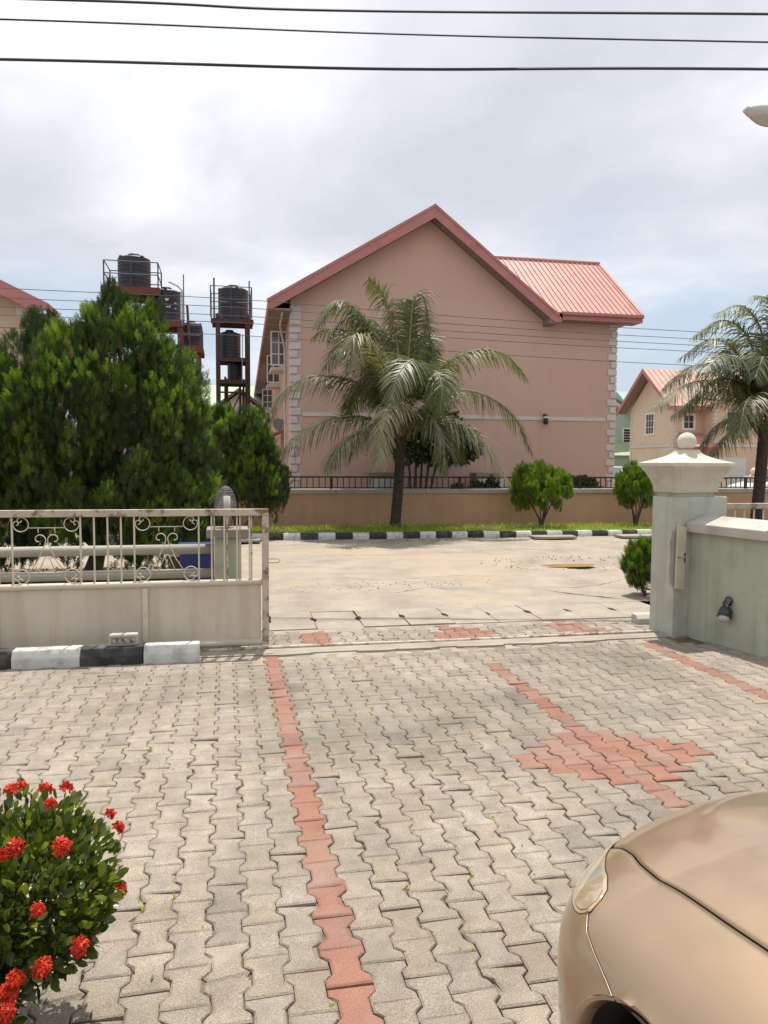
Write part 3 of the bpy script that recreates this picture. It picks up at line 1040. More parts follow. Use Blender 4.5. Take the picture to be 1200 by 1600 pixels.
def sheet_with_ribs(parent, corners, ribs, th, m, name='roof_sheet'):
    """flat roof sheet (top corner list) with thickness"""
    n = len(corners)
    b = MB()
    b.add([tuple(c) for c in corners] + [(c[0], c[1], c[2] - th) for c in corners],
          [tuple(range(n)), tuple(range(2 * n - 1, n - 1, -1))] + [(i, i + n, (i + 1) % n + n, (i + 1) % n) for i in range(n)])
    o = b.build(name, m, parent)
    fix_normals(o)
    for (a, c) in ribs:
        a = Vector(a); c = Vector(c)
        t = (c - a).normalized()
        nrm = Vector((0, 0, 1)) - t * t.z
        nrm.normalize()
        sd = t.cross(nrm) * 0.016
        hgt = nrm * 0.03
        vs = [a - sd, a + sd, a + sd * .6 + hgt, a - sd * .6 + hgt, c - sd, c + sd, c + sd * .6 + hgt, c - sd * .6 + hgt]
        MB().add(vs, [(0, 1, 2, 3), (7, 6, 5, 4), (0, 4, 5, 1), (1, 5, 6, 2), (2, 6, 7, 3), (3, 7, 4, 0)]).build('roof_seam', m, o)
    return o


# ---- the big pink gable house opposite
SH = lambda p: (p[0] + 0.0232 * (p[1] - 22.0) * (1 if p[0] < 6 else 0.0), p[1], p[2])
pk = empty('pink_house', (6.9, 22.5, 0), 0, 'long pink house with a big blank gable and white quoins, behind the coconut palm', 'house')
LP = (6.9, 22.5, 0)


def O(p):
    return (p[0] - LP[0], p[1] - LP[1], p[2] - LP[2])


OS = lambda p: O(SH(p))
w = MB(OS)
w.prism([(1.87, -.2), (9.6, -.2), (9.6, 6.12), (6.0, 8.87), (1.85, 6.36)], 'y', 22.5, 58.0)
wl = w.build('wall', MT['pink'], pk); fix_normals(wl)
w = MB(O)
w.prism([(22.5, -.2), (22.5, 6.10), (24.95, 8.30), (27.4, 6.10), (27.4, -.2)], 'x', 9.603, 12.09)
wl2 = w.build('wall', MT['pink'], pk); fix_normals(wl2)
MB(O).box(2.20, 11.76, 22.475, 22.51, 3.055, 3.165).build('floor_band', MT['trim'], pk)
# quoins: left corner then right corner
zq = 0.72; i = 0
while zq < 5.55:
    L_ = 0.30 if i % 2 == 0 else 0.20
    MB(O).box(1.845, 1.86 + L_, 22.468, 22.75, zq, zq + 0.19).build('quoin', MT['trim'], pk, bevel=.012)
    zq += 0.236; i += 1
MB(O).box(1.845, 2.16, 22.468, 22.75, zq, 6.19).build('quoin', MT['trim'], pk, bevel=.012)
zq = 0.72; i = 0
while zq < 5.95:
    L_ = 0.29 if i % 2 == 0 else 0.19
    MB(O).box(12.10 - L_, 12.115, 22.468, 22.78, zq, zq + 0.19).build('quoin', MT['trim'], pk, bevel=.012)
    zq += 0.236; i += 1
# main roof: two slopes, verge boards, soffits
PKZ = 9.17
rl = MB(OS)
rl.add([(1.19, 22, 6.24), (6.0, 22, PKZ), (6.0, 58.5, PKZ), (1.19, 58.5, 6.24), (1.19, 22, 6.15), (6.0, 22, PKZ - .09), (6.0, 58.5, PKZ - .09), (1.19, 58.5, 6.15)],
       [(0, 1, 2, 3), (7, 6, 5, 4), (0, 4, 5, 1), (1, 5, 6, 2), (2, 6, 7, 3), (3, 7, 4, 0)])
r1 = rl.build('roof_sheet', MT['roof_red'], pk); fix_normals(r1)
rr_ = MB(O)
rr_.add([(6.0, 22, PKZ), (9.86, 22, 6.22), (9.86, 58.5, 6.22), (6.0, 58.5, PKZ), (6.0, 22, PKZ - .09), (9.86, 22, 6.13), (9.86, 58.5, 6.13), (6.0, 58.5, PKZ - .09)],
        [(0, 1, 2, 3), (7, 6, 5, 4), (0, 4, 5, 1), (1, 5, 6, 2), (2, 6, 7, 3), (3, 7, 4, 0)])
r2 = rr_.build('roof_sheet', MT['roof_red'], pk); fix_normals(r2)
vb = MB(O)
vb.prism([(1.19, 6.22), (1.19, 6.0), (1.3, 5.98), (6.0, PKZ - .37), (6.0, PKZ - .005)], 'y', 21.965, 22.0)
v1 = vb.build('verge_board', MT['fascia'], pk); fix_normals(v1)
vb = MB(O)
vb.prism([(6.0, PKZ - .005), (6.0, PKZ - .37), (9.76, 5.98), (10.0, 5.98), (10.0, 6.10), (9.86, 6.21)], 'y', 21.965, 22.0)
v2 = vb.build('verge_board', MT['fascia'], pk); fix_normals(v2)
for sgn, pts in ((1, [(1.16, 6.25), (6.0, PKZ + .02), (6.0, PKZ - .07), (1.16, 6.16)]), (2, [(6.0, PKZ + .02), (9.9, 6.22), (9.9, 6.13), (6.0, PKZ - .07)])):
    e_ = MB(O).prism(pts, 'y', 21.945, 21.962).build('verge_flashing', MT['fascia'], pk); fix_normals(e_)
# soffit slats under the verge
for (a, b, n_) in (((1.35, 5.99), (5.97, PKZ - .40), 34), ((6.03, PKZ - .40), (9.62, 6.03), 30)):
    for k in range(n_):
        u0, u1 = k / n_, (k + 0.90) / n_
        x0, z0 = a[0] + (b[0] - a[0]) * u0, a[1] + (b[1] - a[1]) * u0
        x1, z1 = a[0] + (b[0] - a[0]) * u1, a[1] + (b[1] - a[1]) * u1
        q = MB(O).prism([(x0, z0 + .1), (x0, z0 + .06), (x1, z1 + .06), (x1, z1 + .1)], 'y', 22.003, 22.497).build('soffit_slat', MT['soffit'], pk)
# left eave: fascia, gutter and flat soffit
q = MB(OS).box(1.19, 1.24, 22.0, 58.4, 5.97, 6.20).build('fascia', MT['fascia'], pk)
q = MB(OS).box(1.245, 1.86, 22.0, 58.4, 5.98, 6.02).build('soffit', MT['soffit'], pk)
q = MB(OS).tube([(1.62, 22.3, 5.99), (1.62, 24.0, 5.90), (1.78, 24.3, 5.2), (1.80, 24.4, .2)], .035, 8).build('downpipe', MT['trim'], pk)
# boxed eave return
MB(O).box(9.60, 9.87, 22.003, 22.48, 5.93, 6.16).build('eave_return', MT['soffit'], pk)
# right wing roof with seams
FE, FR_ = (22.0, 6.30), (24.95, 8.58)
xs_r = np.arange(7.0, 12.6, 0.178)
ribs = []
for x in xs_r:
    if x < 9.75:
        u = (9.75 - x) / (9.75 - 6.77)
    else:
        u = 0.0
    if u > .97: continue
    ribs.append((O((x, FE[0] + (FR_[0] - FE[0]) * u, FE[1] + (FR_[1] - FE[1]) * u)), O((x, FR_[0] - .03, FR_[1] - .02))))
rw = sheet_with_ribs(pk, [O((9.78, 21.98, 6.285)), O((12.65, 21.98, 6.285)), O((12.65, 24.95, 8.58)), O((6.77, 24.95, 8.58))], ribs, 0.04, MT['roof_red'])
sheet_with_ribs(pk, [O((6.77, 24.95, 8.578)), O((12.65, 24.95, 8.578)), O((12.65, 27.95, 6.26)), O((9.75, 27.95, 6.26))], [], 0.04, MT['roof_red'])
MB(O).tube([(6.9, 24.95, 8.60), (12.68, 24.95, 8.60)], .07, 8).build('ridge_cap', MT['roof_red'], pk, True)
q = MB(O).prism([(21.97, 6.32), (24.95, 8.63), (24.95, 8.55), (21.97, 6.2)], 'x', 12.62, 12.72).build('verge_trim', MT['roof_red'], pk); fix_normals(q)
MB(O).box(10.02, 12.66, 21.955, 21.99, 6.06, 6.27).build('fascia', MT['fascia'], pk)
MB(O).box(9.98, 12.66, 21.87, 21.95, 6.20, 6.285).build('gutter', MT['fascia'], pk)
MB(O).box(9.9, 12.62, 22.0, 22.49, 6.06, 6.09).build('soffit', MT['soffit'], pk)
q = MB(O).prism([(22.0, 6.1), (24.95, 8.5), (24.95, 8.2), (22.4, 6.1)], 'x', 12.55, 12.59).build('verge_board', MT['fascia'], pk); fix_normals(q)
q = MB(O).prism([(22.1, 6.12), (24.95, 8.30), (27.8, 6.12)], 'x', 12.12, 12.54).build('soffit', MT['soffit'], pk); fix_normals(q)


# casement sashes standing open on the long side wall, seen face on
def open_sash(y, z0, z1, wd, nz_, lab=None):
    xw = 1.87 + 0.0232 * (y - 22)
    fr = MB(O)
    t = .045
    x0, x1 = xw - wd, xw - .01
    fr.box(x0, x0 + t, y, y + .04, z0, z1).box(x1 - t, x1, y, y + .04, z0, z1)
    fr.box(x0 + t, x1 - t, y, y + .04, z0, z0 + t).box(x0 + t, x1 - t, y, y + .04, z1 - t, z1)
    xm = (x0 + x1) / 2
    fr.box(xm - .02, xm + .02, y + .005, y + .035, z0 + t, z1 - t)
    for k in range(1, nz_):
        zz = z0 + (z1 - z0) * k / nz_
        fr.box(x0 + t, x1 - t, y + .008, y + .032, zz - .016, zz + .016)
    so_ = fr.build('window_sash', MT['white_paint'], pk)
    for a, b in ((x0 + t, xm - .02), (xm + .02, x1 - t)):
        for k in range(nz_):
            za = z0 + (z1 - z0) * k / nz_ + .016; zb = z0 + (z1 - z0) * (k + 1) / nz_ - .016
            MB(O).box(a, b, y + .016, y + .024, za, zb).build('pane', MT['glass'], so_)
    MB(O).box(x0 + .02, xw + .02, y - .02, y + 1.1, z0 - .14, z0 - .05).build('sill', MT['trim'], so_)


open_sash(24.5, 4.73, 5.80, .52, 3)
open_sash(29.2, 4.66, 5.68, .50, 3)
open_sash(36.5, 4.2, 5.1, .5, 3)
# hood over a side door: small red canopy and its post
MB(O).add([(1.0, 25.5, 2.50), (1.95, 25.5, 2.78), (1.95, 29, 2.78), (1.0, 29, 2.50), (1.0, 25.5, 2.44), (1.95, 25.5, 2.72), (1.95, 29, 2.72), (1.0, 29, 2.44)],
          [(0, 1, 2, 3), (7, 6, 5, 4), (0, 4, 5, 1), (1, 5, 6, 2), (2, 6, 7, 3), (3, 7, 4, 0)]).build('door_canopy', MT['brown_fence'], pk)
# small external lamp on the gable
wlm = empty('wall_lamp', (9.70, 22.45, 3.08), 0, 'small dark wall lantern fixed on the white band of the pink gable', 'lamp')
MB().box(-.045, .045, -.05, .025, .1, .17).build('bracket', MT['dark_metal'], wlm)
MB().lathe([(.05, -.16), (.075, -.14), (.075, .10), (.045, .13)], (0, -.1, 0), 12).build('lantern', MT['dark_metal'], wlm, True)
MB().lathe([(.058, .02), (.078, .03), (.078, .08), (.058, .09)], (0, -.1, 0), 12).build('lens', MT['white_paint'], wlm, True)
# dish on the side wall
dsh = empty('satellite_dish', (1.75, 26.8, 2.95), R(200), 'small grey satellite dish on the side wall of the pink house', 'satellite dish')
d = MB()
prof = [(0.01, .0), (.09, .012), (.17, .04), (.235, .085)]
d.lathe(prof + [(.24, .09), (.17, .05), (.09, .022), (.01, .01)], (0, 0, 0), 20)
do_ = d.build('dish', MT['grey_metal'], dsh, True)
do_.rotation_euler = (R(-70), 0, 0)
do_.location = (0, 0.12, 0.0)
MB().tube([(0.12, 0.0, 0), (0.05, .05, -.02), (0, .10, 0)], .018, 6).build('bracket', MT['dark_metal'], dsh)
MB().tube([(0, .12, -.2), (0, .38, 0.03)], .012, 6).build('feed_arm', MT['dark_metal'], dsh)


# air conditioners behind the railing
def ac_unit(x, y, lab, fan=True):
    a = empty('air_conditioner', (x, y, 0.62), 0, lab, 'air conditioner', 'air conditioner units behind the railing')
    MB().box(-.42, .42, -.15, .15, 0, .62).build('casing', MT['white_wall'], a, bevel=.02)
    MB().box(-.40, .40, .16, .5, -.62, -.02).build('plinth', MT['concrete'], a)
    f = MB()
    for k in range(5):
        r_ = .05 + .045 * k
        f.tube([(-.1 + r_ * math.cos(t), -.165, .31 + r_ * math.sin(t)) for t in np.linspace(0, 2 * PI, 25)], .006, 4, False)
    f.build('fan_grille', MT['white_paint'], a)
    MB().lathe([(.01, 0), (.24, 0), (.24, .012), (.01, .012)], (0, 0, 0), 24).build('fan_opening', MT['dark_metal'], a)
    o = a.children[-1]
    o.rotation_euler = (R(90), 0, 0); o.location = (-.1, -.151, .31)
    return a


ac_unit(7.72, 21.75, 'white air conditioner with a round dark fan, behind the railing left of the round bush')
ac_unit(4.52, 21.75, 'white air conditioner half hidden behind the palm trunk')

# ---- boundary wall opposite with its railing
bw = empty('boundary_wall', (5, 19.75, 0), 0, 'low orange rendered wall with a pale coping and dark steel railing', 'wall')
BO = off((5, 19.75, 0))
MB(BO).box(-14, 19, 19.72, 19.92, -.2, .905).build('wall', MT['bwall'], bw)
x = -14.0
while x < 19:
    MB(BO).box(x + .004, min(19, x + 2.4) - .004, 19.67, 19.97, .905, 1.025).build('coping', MT['coping'], bw, bevel=.012)
    x += 2.4
me_b = MB().box(-.011, .011, -.011, .011, 0, .30).mesh('baluster'); me_b.materials.append(MT['rail'])
me_p = MB().box(-.035, .035, -.03, .03, 0, .33).mesh('railing_post'); me_p.materials.append(MT['rail'])
MB(BO).box(-14, 19, 19.80, 19.84, 1.315, 1.355).build('top_rail', MT['rail'], bw)
MB(BO).box(-14, 19, 19.805, 19.835, 1.045, 1.07).build('bottom_rail', MT['rail'], bw)
k = 0
x = -6.0
while x < 18.9:
    post = (k % 11 == 0)
    o = bpy.data.objects.new('railing_post' if post else 'baluster', me_p if post else me_b)
    COL.objects.link(o); o.parent = bw
    o.location = BO((x, 19.82, 1.026 if post else 1.05))
    x += .158; k += 1

# ---- house at the left edge
lh = empty('beige_house', (-7.5, 22.4, 0), 0, 'beige house with a dark red roof verge at the left picture edge', 'house')
HO = off((-7.5, 22.4, 0))
q = MB(HO).prism([(-14.2, -.2), (-5.04, -.2), (-5.04, 5.75), (-9.6, 7.97), (-14.2, 5.75)], 'y', 22.4, 26.2).build('wall', MT['left_wall'], lh); fix_normals(q)
q = MB(HO).prism([(-9.6, 8.27), (-4.52, 5.84), (-4.52, 5.70), (-9.6, 8.13)], 'y', 21.9, 23.2).build('roof_sheet', MT['fascia'], lh); fix_normals(q)
q = MB(HO).prism([(-9.6, 8.27), (-14.9, 5.78), (-14.9, 5.64), (-9.6, 8.13)], 'y', 21.9, 26.5).build('roof_sheet', MT['fascia'], lh); fix_normals(q)
q = MB(HO).prism([(-9.6, 8.25), (-9.6, 7.95), (-4.85, 5.60), (-4.52, 5.66), (-4.52, 5.82)], 'y', 21.87, 21.9).build('verge_board', MT['fascia'], lh); fix_normals(q)
MB(HO).box(-5.0, -4.45, 21.95, 26.3, 5.55, 5.58).build('soffit', MT['soffit'], lh)
MB(HO).box(-14.0, -5.2, 22.38, 22.41, 5.08, 5.11).build('floor_band', MT['trim'], lh)
zq, i = .8, 0
while zq < 5.5:
    L_ = .31 if i % 2 else .22
    MB(HO).box(-5.03 - L_, -5.02, 22.37, 22.6, zq, zq + .19).build('quoin', MT['trim'], lh, bevel=.01)
    zq += .236; i += 1
MB(HO).box(-5.45, -5.02, 22.37, 22.6, zq, zq + .33).build('quoin', MT['trim'], lh, bevel=.01)

# ---- low white house and green roofed shed far behind
wh = empty('white_cottage', (1.2, 42, 0), 0, 'low white walled house with a grey gable roof, seen under the water towers', 'house')
WO = off((1.2, 42, 0))
q = MB(WO).prism([(-.9, -.2), (3.6, -.2), (3.6, 3.2), (.75, 5.35), (-.9, 4.1)], 'y', 42, 50).build('wall', MT['white_wall'], wh); fix_normals(q)
q = MB(WO).prism([(.75, 5.62), (4.1, 3.1), (4.1, 2.98), (.75, 5.45)], 'y', 41.6, 50.4).build('roof_sheet', MT['grey_roof'], wh); fix_normals(q)
q = MB(WO).prism([(.75, 5.62), (-1.3, 4.08), (-1.3, 3.96), (.75, 5.45)], 'y', 41.6, 50.4).build('roof_sheet', MT['grey_roof'], wh); fix_normals(q)
gs = empty('green_shed', (-2, 48, 0), 0, 'building with a pale green metal roof far behind the left tree', 'building')
GO = off((-2, 48, 0))
MB(GO).box(-6, 3, 48, 56, -.2, 5.0).build('wall', MT['white_wall'], gs)
q = MB(GO).prism([(47.6, 5.0), (52, 6.7), (56.4, 5.0), (56.4, 4.9), (52, 6.6), (47.6, 4.9)], 'x', -6.3, 3.3).build('roof_sheet', MT['green_roof'], gs); fix_normals(q)

# ---- cream house on the right
ch = empty('cream_house', (34, 50, 0), 0, 'cream two storey house with a pink metal roof, behind the right coconut palm', 'house')
CO = off((34, 50, 0))
q = MB(CO).prism([(50, -.2), (50, 6.0), (53, 8.45), (56, 6.0), (56, -.2)], 'x', 31.5, 38).build('wall', MT['cream_wall'], ch); fix_normals(q)
MB(CO).box(31.53, 34.0, 49.985, 50.2, -.2, 6.0).build('wall', MT['cream_wall_shade'], ch)  # overlay carrying the shaded tone of the cream wall
q = MB(CO).prism([(33.75, -.2), (39.4, -.2), (39.4, 6.1), (36.6, 8.2), (33.75, 6.1)], 'y', 48.6, 54).build('wall', MT['cream_wall_shade'], ch); fix_normals(q)
ribs = [(CO((x, 49.3, 5.88)), CO((x, 52.95, 8.83))) for x in np.arange(31.0, 40, .45)]
sheet_with_ribs(ch, [CO((30.7, 49.2, 5.8)), CO((40, 49.2, 5.8)), CO((40, 53, 8.85)), CO((30.7, 53, 8.85))], ribs, .06, MT['faded_roof'])
sheet_with_ribs(ch, [CO((30.7, 53, 8.85)), CO((40, 53, 8.85)), CO((40, 56.8, 5.8)), CO((30.7, 56.8, 5.8))], [], .06, MT['faded_roof'])
for (a, b_) in (((49.2, 5.8), (53, 8.85)), ((56.8, 5.8), (53, 8.85))):
    q = MB(CO).prism([(a[0], a[1]), (b_[0], b_[1]), (b_[0], b_[1] - .35), (a[0], a[1] - .3)], 'x', 30.64, 30.69).build('verge_board', MT['fascia'], ch); fix_normals(q)
    q = MB(CO).prism([(a[0], a[1] - .08), (b_[0], b_[1] - .08), (b_[0], b_[1] - .14), (a[0], a[1] - .14)], 'x', 30.7, 31.49).build('soffit', MT['soffit'], ch); fix_normals(q)
MB(CO).box(30.7, 34.0, 49.15, 49.2, 5.55, 5.82).build('fascia', MT['fascia'], ch)
q = MB(CO).prism([(33.2, 5.9), (36.6, 8.55), (40, 5.9), (40, 5.75), (36.6, 8.4), (33.2, 5.75)], 'y', 47.9, 53).build('roof_sheet', MT['faded_roof'], ch); fix_normals(q)
MB(CO).box(31.44, 31.52, 50.3, 55.8, 2.95, 3.12).build('floor_band', MT['trim'], ch)
MB(CO).box(33.8, 39.3, 48.55, 48.62, 2.95, 3.12).build('floor_band', MT['trim'], ch)
for (x0, y0, dx, dy) in ((31.46, 49.96, .32, .3), (31.46, 55.75, .3, .3), (33.70, 48.55, .33, .3), (39.1, 48.55, .34, .3)):
    zq, i = .8, 0
    while zq < 5.7:
        k = 0 if i % 2 else .09
        MB(CO).box(x0, x0 + dx - k, y0, y0 + dy - k, zq, zq + .2).build('quoin', MT['trim'], ch)
        zq += .27; i += 1
window(ch, CO((31.5, 53.15, 4.72)), 1.05, 1.45, 3, 3, 'x', 'dark_glass', .12)
window(ch, CO((32.65, 49.985, 4.75)), .75, .9, 2, 2, 'y', 'dark_glass', .16)
window(ch, CO((35.4, 48.6, 4.75)), 1.3, 1.3, 2, 3, 'y', 'dark_glass', .12)
q = MB(CO).prism([(48.0, 2.95), (50.0, 4.0), (50.0, 3.88), (48.0, 2.83)], 'x', 31.9, 33.7).build('porch_roof', MT['roof_red'], ch); fix_normals(q)
MB(CO).box(31.9, 33.7, 47.95, 48.02, 2.68, 2.9).build('porch_fascia', MT['brown_fence'], ch)
MB(CO).box(31.44, 31.56, 53.9, 55.5, -.2, 1.9).build('garage_door', MT['white_wall'], ch)
MB(CO).box(34.2, 36.4, 48.56, 48.65, -.2, 2.2).build('garage_door', MT['white_wall'], ch)
# mint house beyond
mh = empty('mint_house', (33, 62, 0), 0, 'mint green house with a pale green lean-to roof, glimpsed right of the pink house', 'house')
MO = off((33, 62, 0))
q = MB(MO).prism([(60, -.2), (60, 5.6), (64, 8.2), (68, 5.6), (68, -.2)], 'x', 34.5, 38.6).build('wall', MT['mint_wall'], mh); fix_normals(q)
MB(MO).box(30.5, 34.45, 60.0, 68, -.2, 6.0).build('wall', MT['mint_wall'], mh)
q = MB(MO).prism([(30.2, 7.9), (35.2, 5.3), (35.2, 5.05), (30.2, 7.65)], 'y', 59.5, 68.5).build('roof_sheet', MT['white_wall'], mh); fix_normals(q)
q = MB(MO).prism([(30.2, 8.1), (35.4, 5.4), (35.4, 5.3), (30.2, 7.9)], 'y', 59.3, 68.7).build('roof_sheet', MT['grey_roof'], mh); fix_normals(q)
ribs = [(MO((x, 57.5, 2.42)), MO((x, 59.95, 3.5))) for x in np.arange(30.6, 35.2, .35)]
sheet_with_ribs(mh, [MO((30.3, 57.4, 2.4)), MO((35.3, 57.4, 2.4)), MO((35.3, 59.98, 3.55)), MO((30.3, 59.98, 3.55))], ribs, .05, MT['green_roof'])
MB(MO).box(30.5, 35.1, 57.8, 57.9, -.2, 2.5).build('wall', MT['mint_wall'], mh)
window(mh, MO((33.4, 60.0, 4.1)), .6, 1.1, 1, 5, 'y', 'dark_glass', .1)

# ---- steel water towers
def tank(loc, r, h, lab):
    t = empty('water_tank', loc, random.uniform(0, 3), lab, 'water tank', 'black plastic water tanks on the towers')
    prof = [(r * .96, 0), (r, .03)]
    n = max(5, int(h * .78 / .13))
    for k in range(n):
        z0 = .05 + h * .78 * k / n; z1 = .05 + h * .78 * (k + 1) / n
        prof += [(r, z0 + .01), (r * 1.0, z1 - .045), (r * .986, z1 - .03), (r * .986, z1 - .012)]
    zt = .05 + h * .78
    prof += [(r, zt), (r * .97, zt + .05), (r * .80, zt + h * .075), (r * .42, zt + h * .12), (r * .40, zt + h * .125)]
    MB().lathe(prof, (0, 0, 0), 28).build('body', MT['black_plastic'], t, True)
    MB().lathe([(r * .38, 0), (r * .38, .05), (r * .34, .07), (r * .12, .085), (0.02, .085)], (0, 0, zt + h * .12), 20).build('lid', MT['black_plastic'], t, True)
    for k in range(4):
        a = k * PI / 2
        q_ = MB().box(r * .86, r * 1.0, -.05, .05, zt - .03, zt + .09).build('lifting_lug', MT['black_plastic'], t)
        q_.rotation_euler = (0, 0, a)
    return t


def guard(parent, name, x0, x1, y0, y1, z, h, m, mb_f):
    g_ = MB(mb_f)
    for (xa, ya) in ((x0, y0), (x1, y0), (x1, y1), (x0, y1), ((x0 + x1) / 2, y0), ((x0 + x1) / 2, y1)):
        g_.box(xa - .022, xa + .022, ya - .022, ya + .022, z, z + h)
    for zz in (z + h * .5, z + h):
        for (a, b_) in (((x0, y0), (x1, y0)), ((x1, y0), (x1, y1)), ((x1, y1), (x0, y1)), ((x0, y1), (x0, y0))):
            g_.tube([(*a, zz), (*b_, zz)], .02, 5)
    return g_.build(name, m, parent)


tw = empty('water_tower', (.33, 33, 0), 0, 'dark steel tower carrying three stacked black tanks beside the pink house', 'water tower')
TO = off((.33, 33, 0))
for (x, y) in ((-.26, 32.45), (.94, 32.45), (-.26, 33.65), (.94, 33.65)):
    MB(TO).box(x - .09, x + .09, y - .09, y + .09, -.2, 7.72).build('leg', MT['tower_brown'], tw)
for (x, y) in ((.02, 32.6), (.10, 33.4), (.62, 32.6), (.78, 33.4)):
    MB(TO).box(x - .045, x + .045, y - .045, y + .045, -.2, 5.2).build('inner_post', MT['tower_brown'], tw)
for (zz, hw_, th_) in ((7.62, .82, .13), (6.02, .62, .1), (5.12, .66, .1)):
    p_ = MB(TO)
    p_.box(.34 - hw_, .34 + hw_, 32.35, 33.75, zz - th_, zz - th_ + .04)
    for yy in (32.35, 33.05, 33.71):
        p_.box(.34 - hw_ - .02, .34 + hw_ + .02, yy, yy + .05, zz - th_ - .12, zz - th_ - .003)
    p_.build('platform', MT['tower_brown'], tw)
br = MB(TO)
for zz in (4.55, 3.2, 1.8):
    br.tube([(-.26, 32.45, zz), (.94, 32.45, zz)], .04, 6)
br.tube([(.02, 32.5, 3.2), (.62, 32.5, 4.5)], .03, 6).tube([(.62, 32.5, 3.2), (.02, 32.5, 4.5)], .03, 6)
br.build('bracing', MT['tower_brown'], tw)
guard(tw, 'guard_rail', -.54, 1.10, 32.3, 33.8, 7.55, 1.25, MT['rail_blue'], TO)
MB(TO).tube([(-.40, 32.25, 7.3), (-.40, 32.25, 9.1)], .04, 6).build('vent_pipe', MT['dark_metal'], tw)
MB(TO).tube([(1.0, 32.25, 5.1), (1.0, 32.25, 9.05)], .03, 6).build('riser_pipe', MT['tower_brown'], tw)
MB(TO).tube([(.70, 32.3, 5.0), (.72, 32.3, 6.9)], .02, 6).build('riser_pipe', MT['grey_metal'], tw)
tank((.37, 33.05, 7.53), .62, 1.5, 'large black tank on the top platform of the right tower')
tank((.21, 33.0, 5.96), .45, 1.2, 'medium black tank on the middle level of the right tower')
tank((.42, 33.0, 5.06), .31, .80, 'smallest black tank, lowest on the right tower')

tl = empty('water_tower', (-2.6, 29, 0), 0, 'red oxide steel tower rising behind the big dark conifer', 'water tower')
TL = off((-2.6, 29, 0))
for (x, y, z1) in ((-3.75, 28.4, 7.7), (-2.58, 28.4, 7.7), (-3.75, 29.8, 7.7), (-2.58, 29.8, 7.7), (-1.5, 28.4, 6.7), (-1.5, 29.8, 6.7), (-.92, 28.5, 5.8), (-.92, 29.7, 5.8)):
    MB(TL).box(x - .07, x + .07, y - .07, y + .07, -.2, z1).build('leg', MT['tower_red'], tl)
for (x0, x1, zz) in ((-4.15, -2.2, 7.76), (-2.6, -1.4, 6.69), (-1.65, -.75, 5.82)):
    p_ = MB(TL)
    p_.box(x0, x1, 28.3, 29.9, zz - .05, zz)
    for yy in (28.28, 29.1, 29.86):
        p_.box(x0 - .02, x1 + .02, yy, yy + .06, zz - .25, zz - .053)
    p_.build('platform', MT['tower_red'], tl)
guard(tl, 'guard_rail', -4.06, -2.26, 28.35, 29.85, 7.76, .86, MT['rail_blue'], TL)
guard(tl, 'guard_rail', -1.6, -.80, 28.35, 29.85, 5.82, .7, MT['rail_blue'], TL)
MB(TL).tube([(-1.40, 28.4, 6.6), (-1.40, 28.4, 8.28)], .022, 6).build('lightning_rod', MT['rail_blue'], tl)
MB(TL).tube([(-1.22, 28.35, 6.0), (-1.28, 28.35, 7.2)], .05, 6).build('brace', MT['tower_red'], tl)
MB(TL).tube([(-1.45, 28.3, 6.5), (-1.45, 28.3, 7.7), (-1.6, 28.3, 7.85), (-1.9, 28.4, 8.0)], .03, 6).build('riser_pipe', MT['grey_metal'], tl)
tank((-3.13, 29.1, 7.77), .565, 1.28, 'highest black tank, on the red oxide tower behind the conifer')
tank((-2.03, 29.0, 6.70), .50, 1.22, 'black tank with a pale mark, second highest on the red oxide tower')
tank((-1.17, 29.0, 5.83), .36, .92, 'black tank half hidden by foliage, lowest on the red oxide tower')
# faded print on the second tank: a small triangle and a word-like bar cluster
prm = MB()
for (a0, z0, a1, z1) in ((-.02, .72, .12, .745), (.0, .69, .10, .715), (.02, .66, .05, .69), (.30, .60, .42, .625), (.02, .44, .1, .47), (.12, .44, .17, .5), (.30, .41, .40, .435)):
    aa, bb = -PI / 2 + a0 * 2, -PI / 2 + a1 * 2
    prm.add([(.507 * math.cos(aa), .507 * math.sin(aa), z0), (.507 * math.cos(bb), .507 * math.sin(bb), z0), (.507 * math.cos(bb), .507 * math.sin(bb), z1), (.507 * math.cos(aa), .507 * math.sin(aa), z1)], [(0, 1, 2, 3)])
prt = prm.build('faded_print', MT['white_paint'], None)
mk = [o for o in bpy.data.objects if o.name.startswith('water_tank') and 'pale mark' in o.get('label', '')][0]
prt.parent = mk
mk.rotation_euler = (0, 0, 0)


# ================================================================== NEAR WALLS, PILLARS AND GATES
# ---- right gate pillar (turned a few degrees) with its flared cap and ball
RZ = R(9)
PC = (4.365, 6.855, 0)
rp = empty('gate_pillar', PC, RZ, 'pale green gate pillar with a fluted cream cap and a ball on top', 'pillar')
q = MB().prism([(0, 0), (.66, 0), (.66, .34), (0, .34)], 'z', -.1, 1.40).build('shaft', MT['pillar'], rp, bevel=.012)
MB().box(.03, .50, .025, .31, 1.40, 1.452).build('neck', MT['green_wall'], rp)
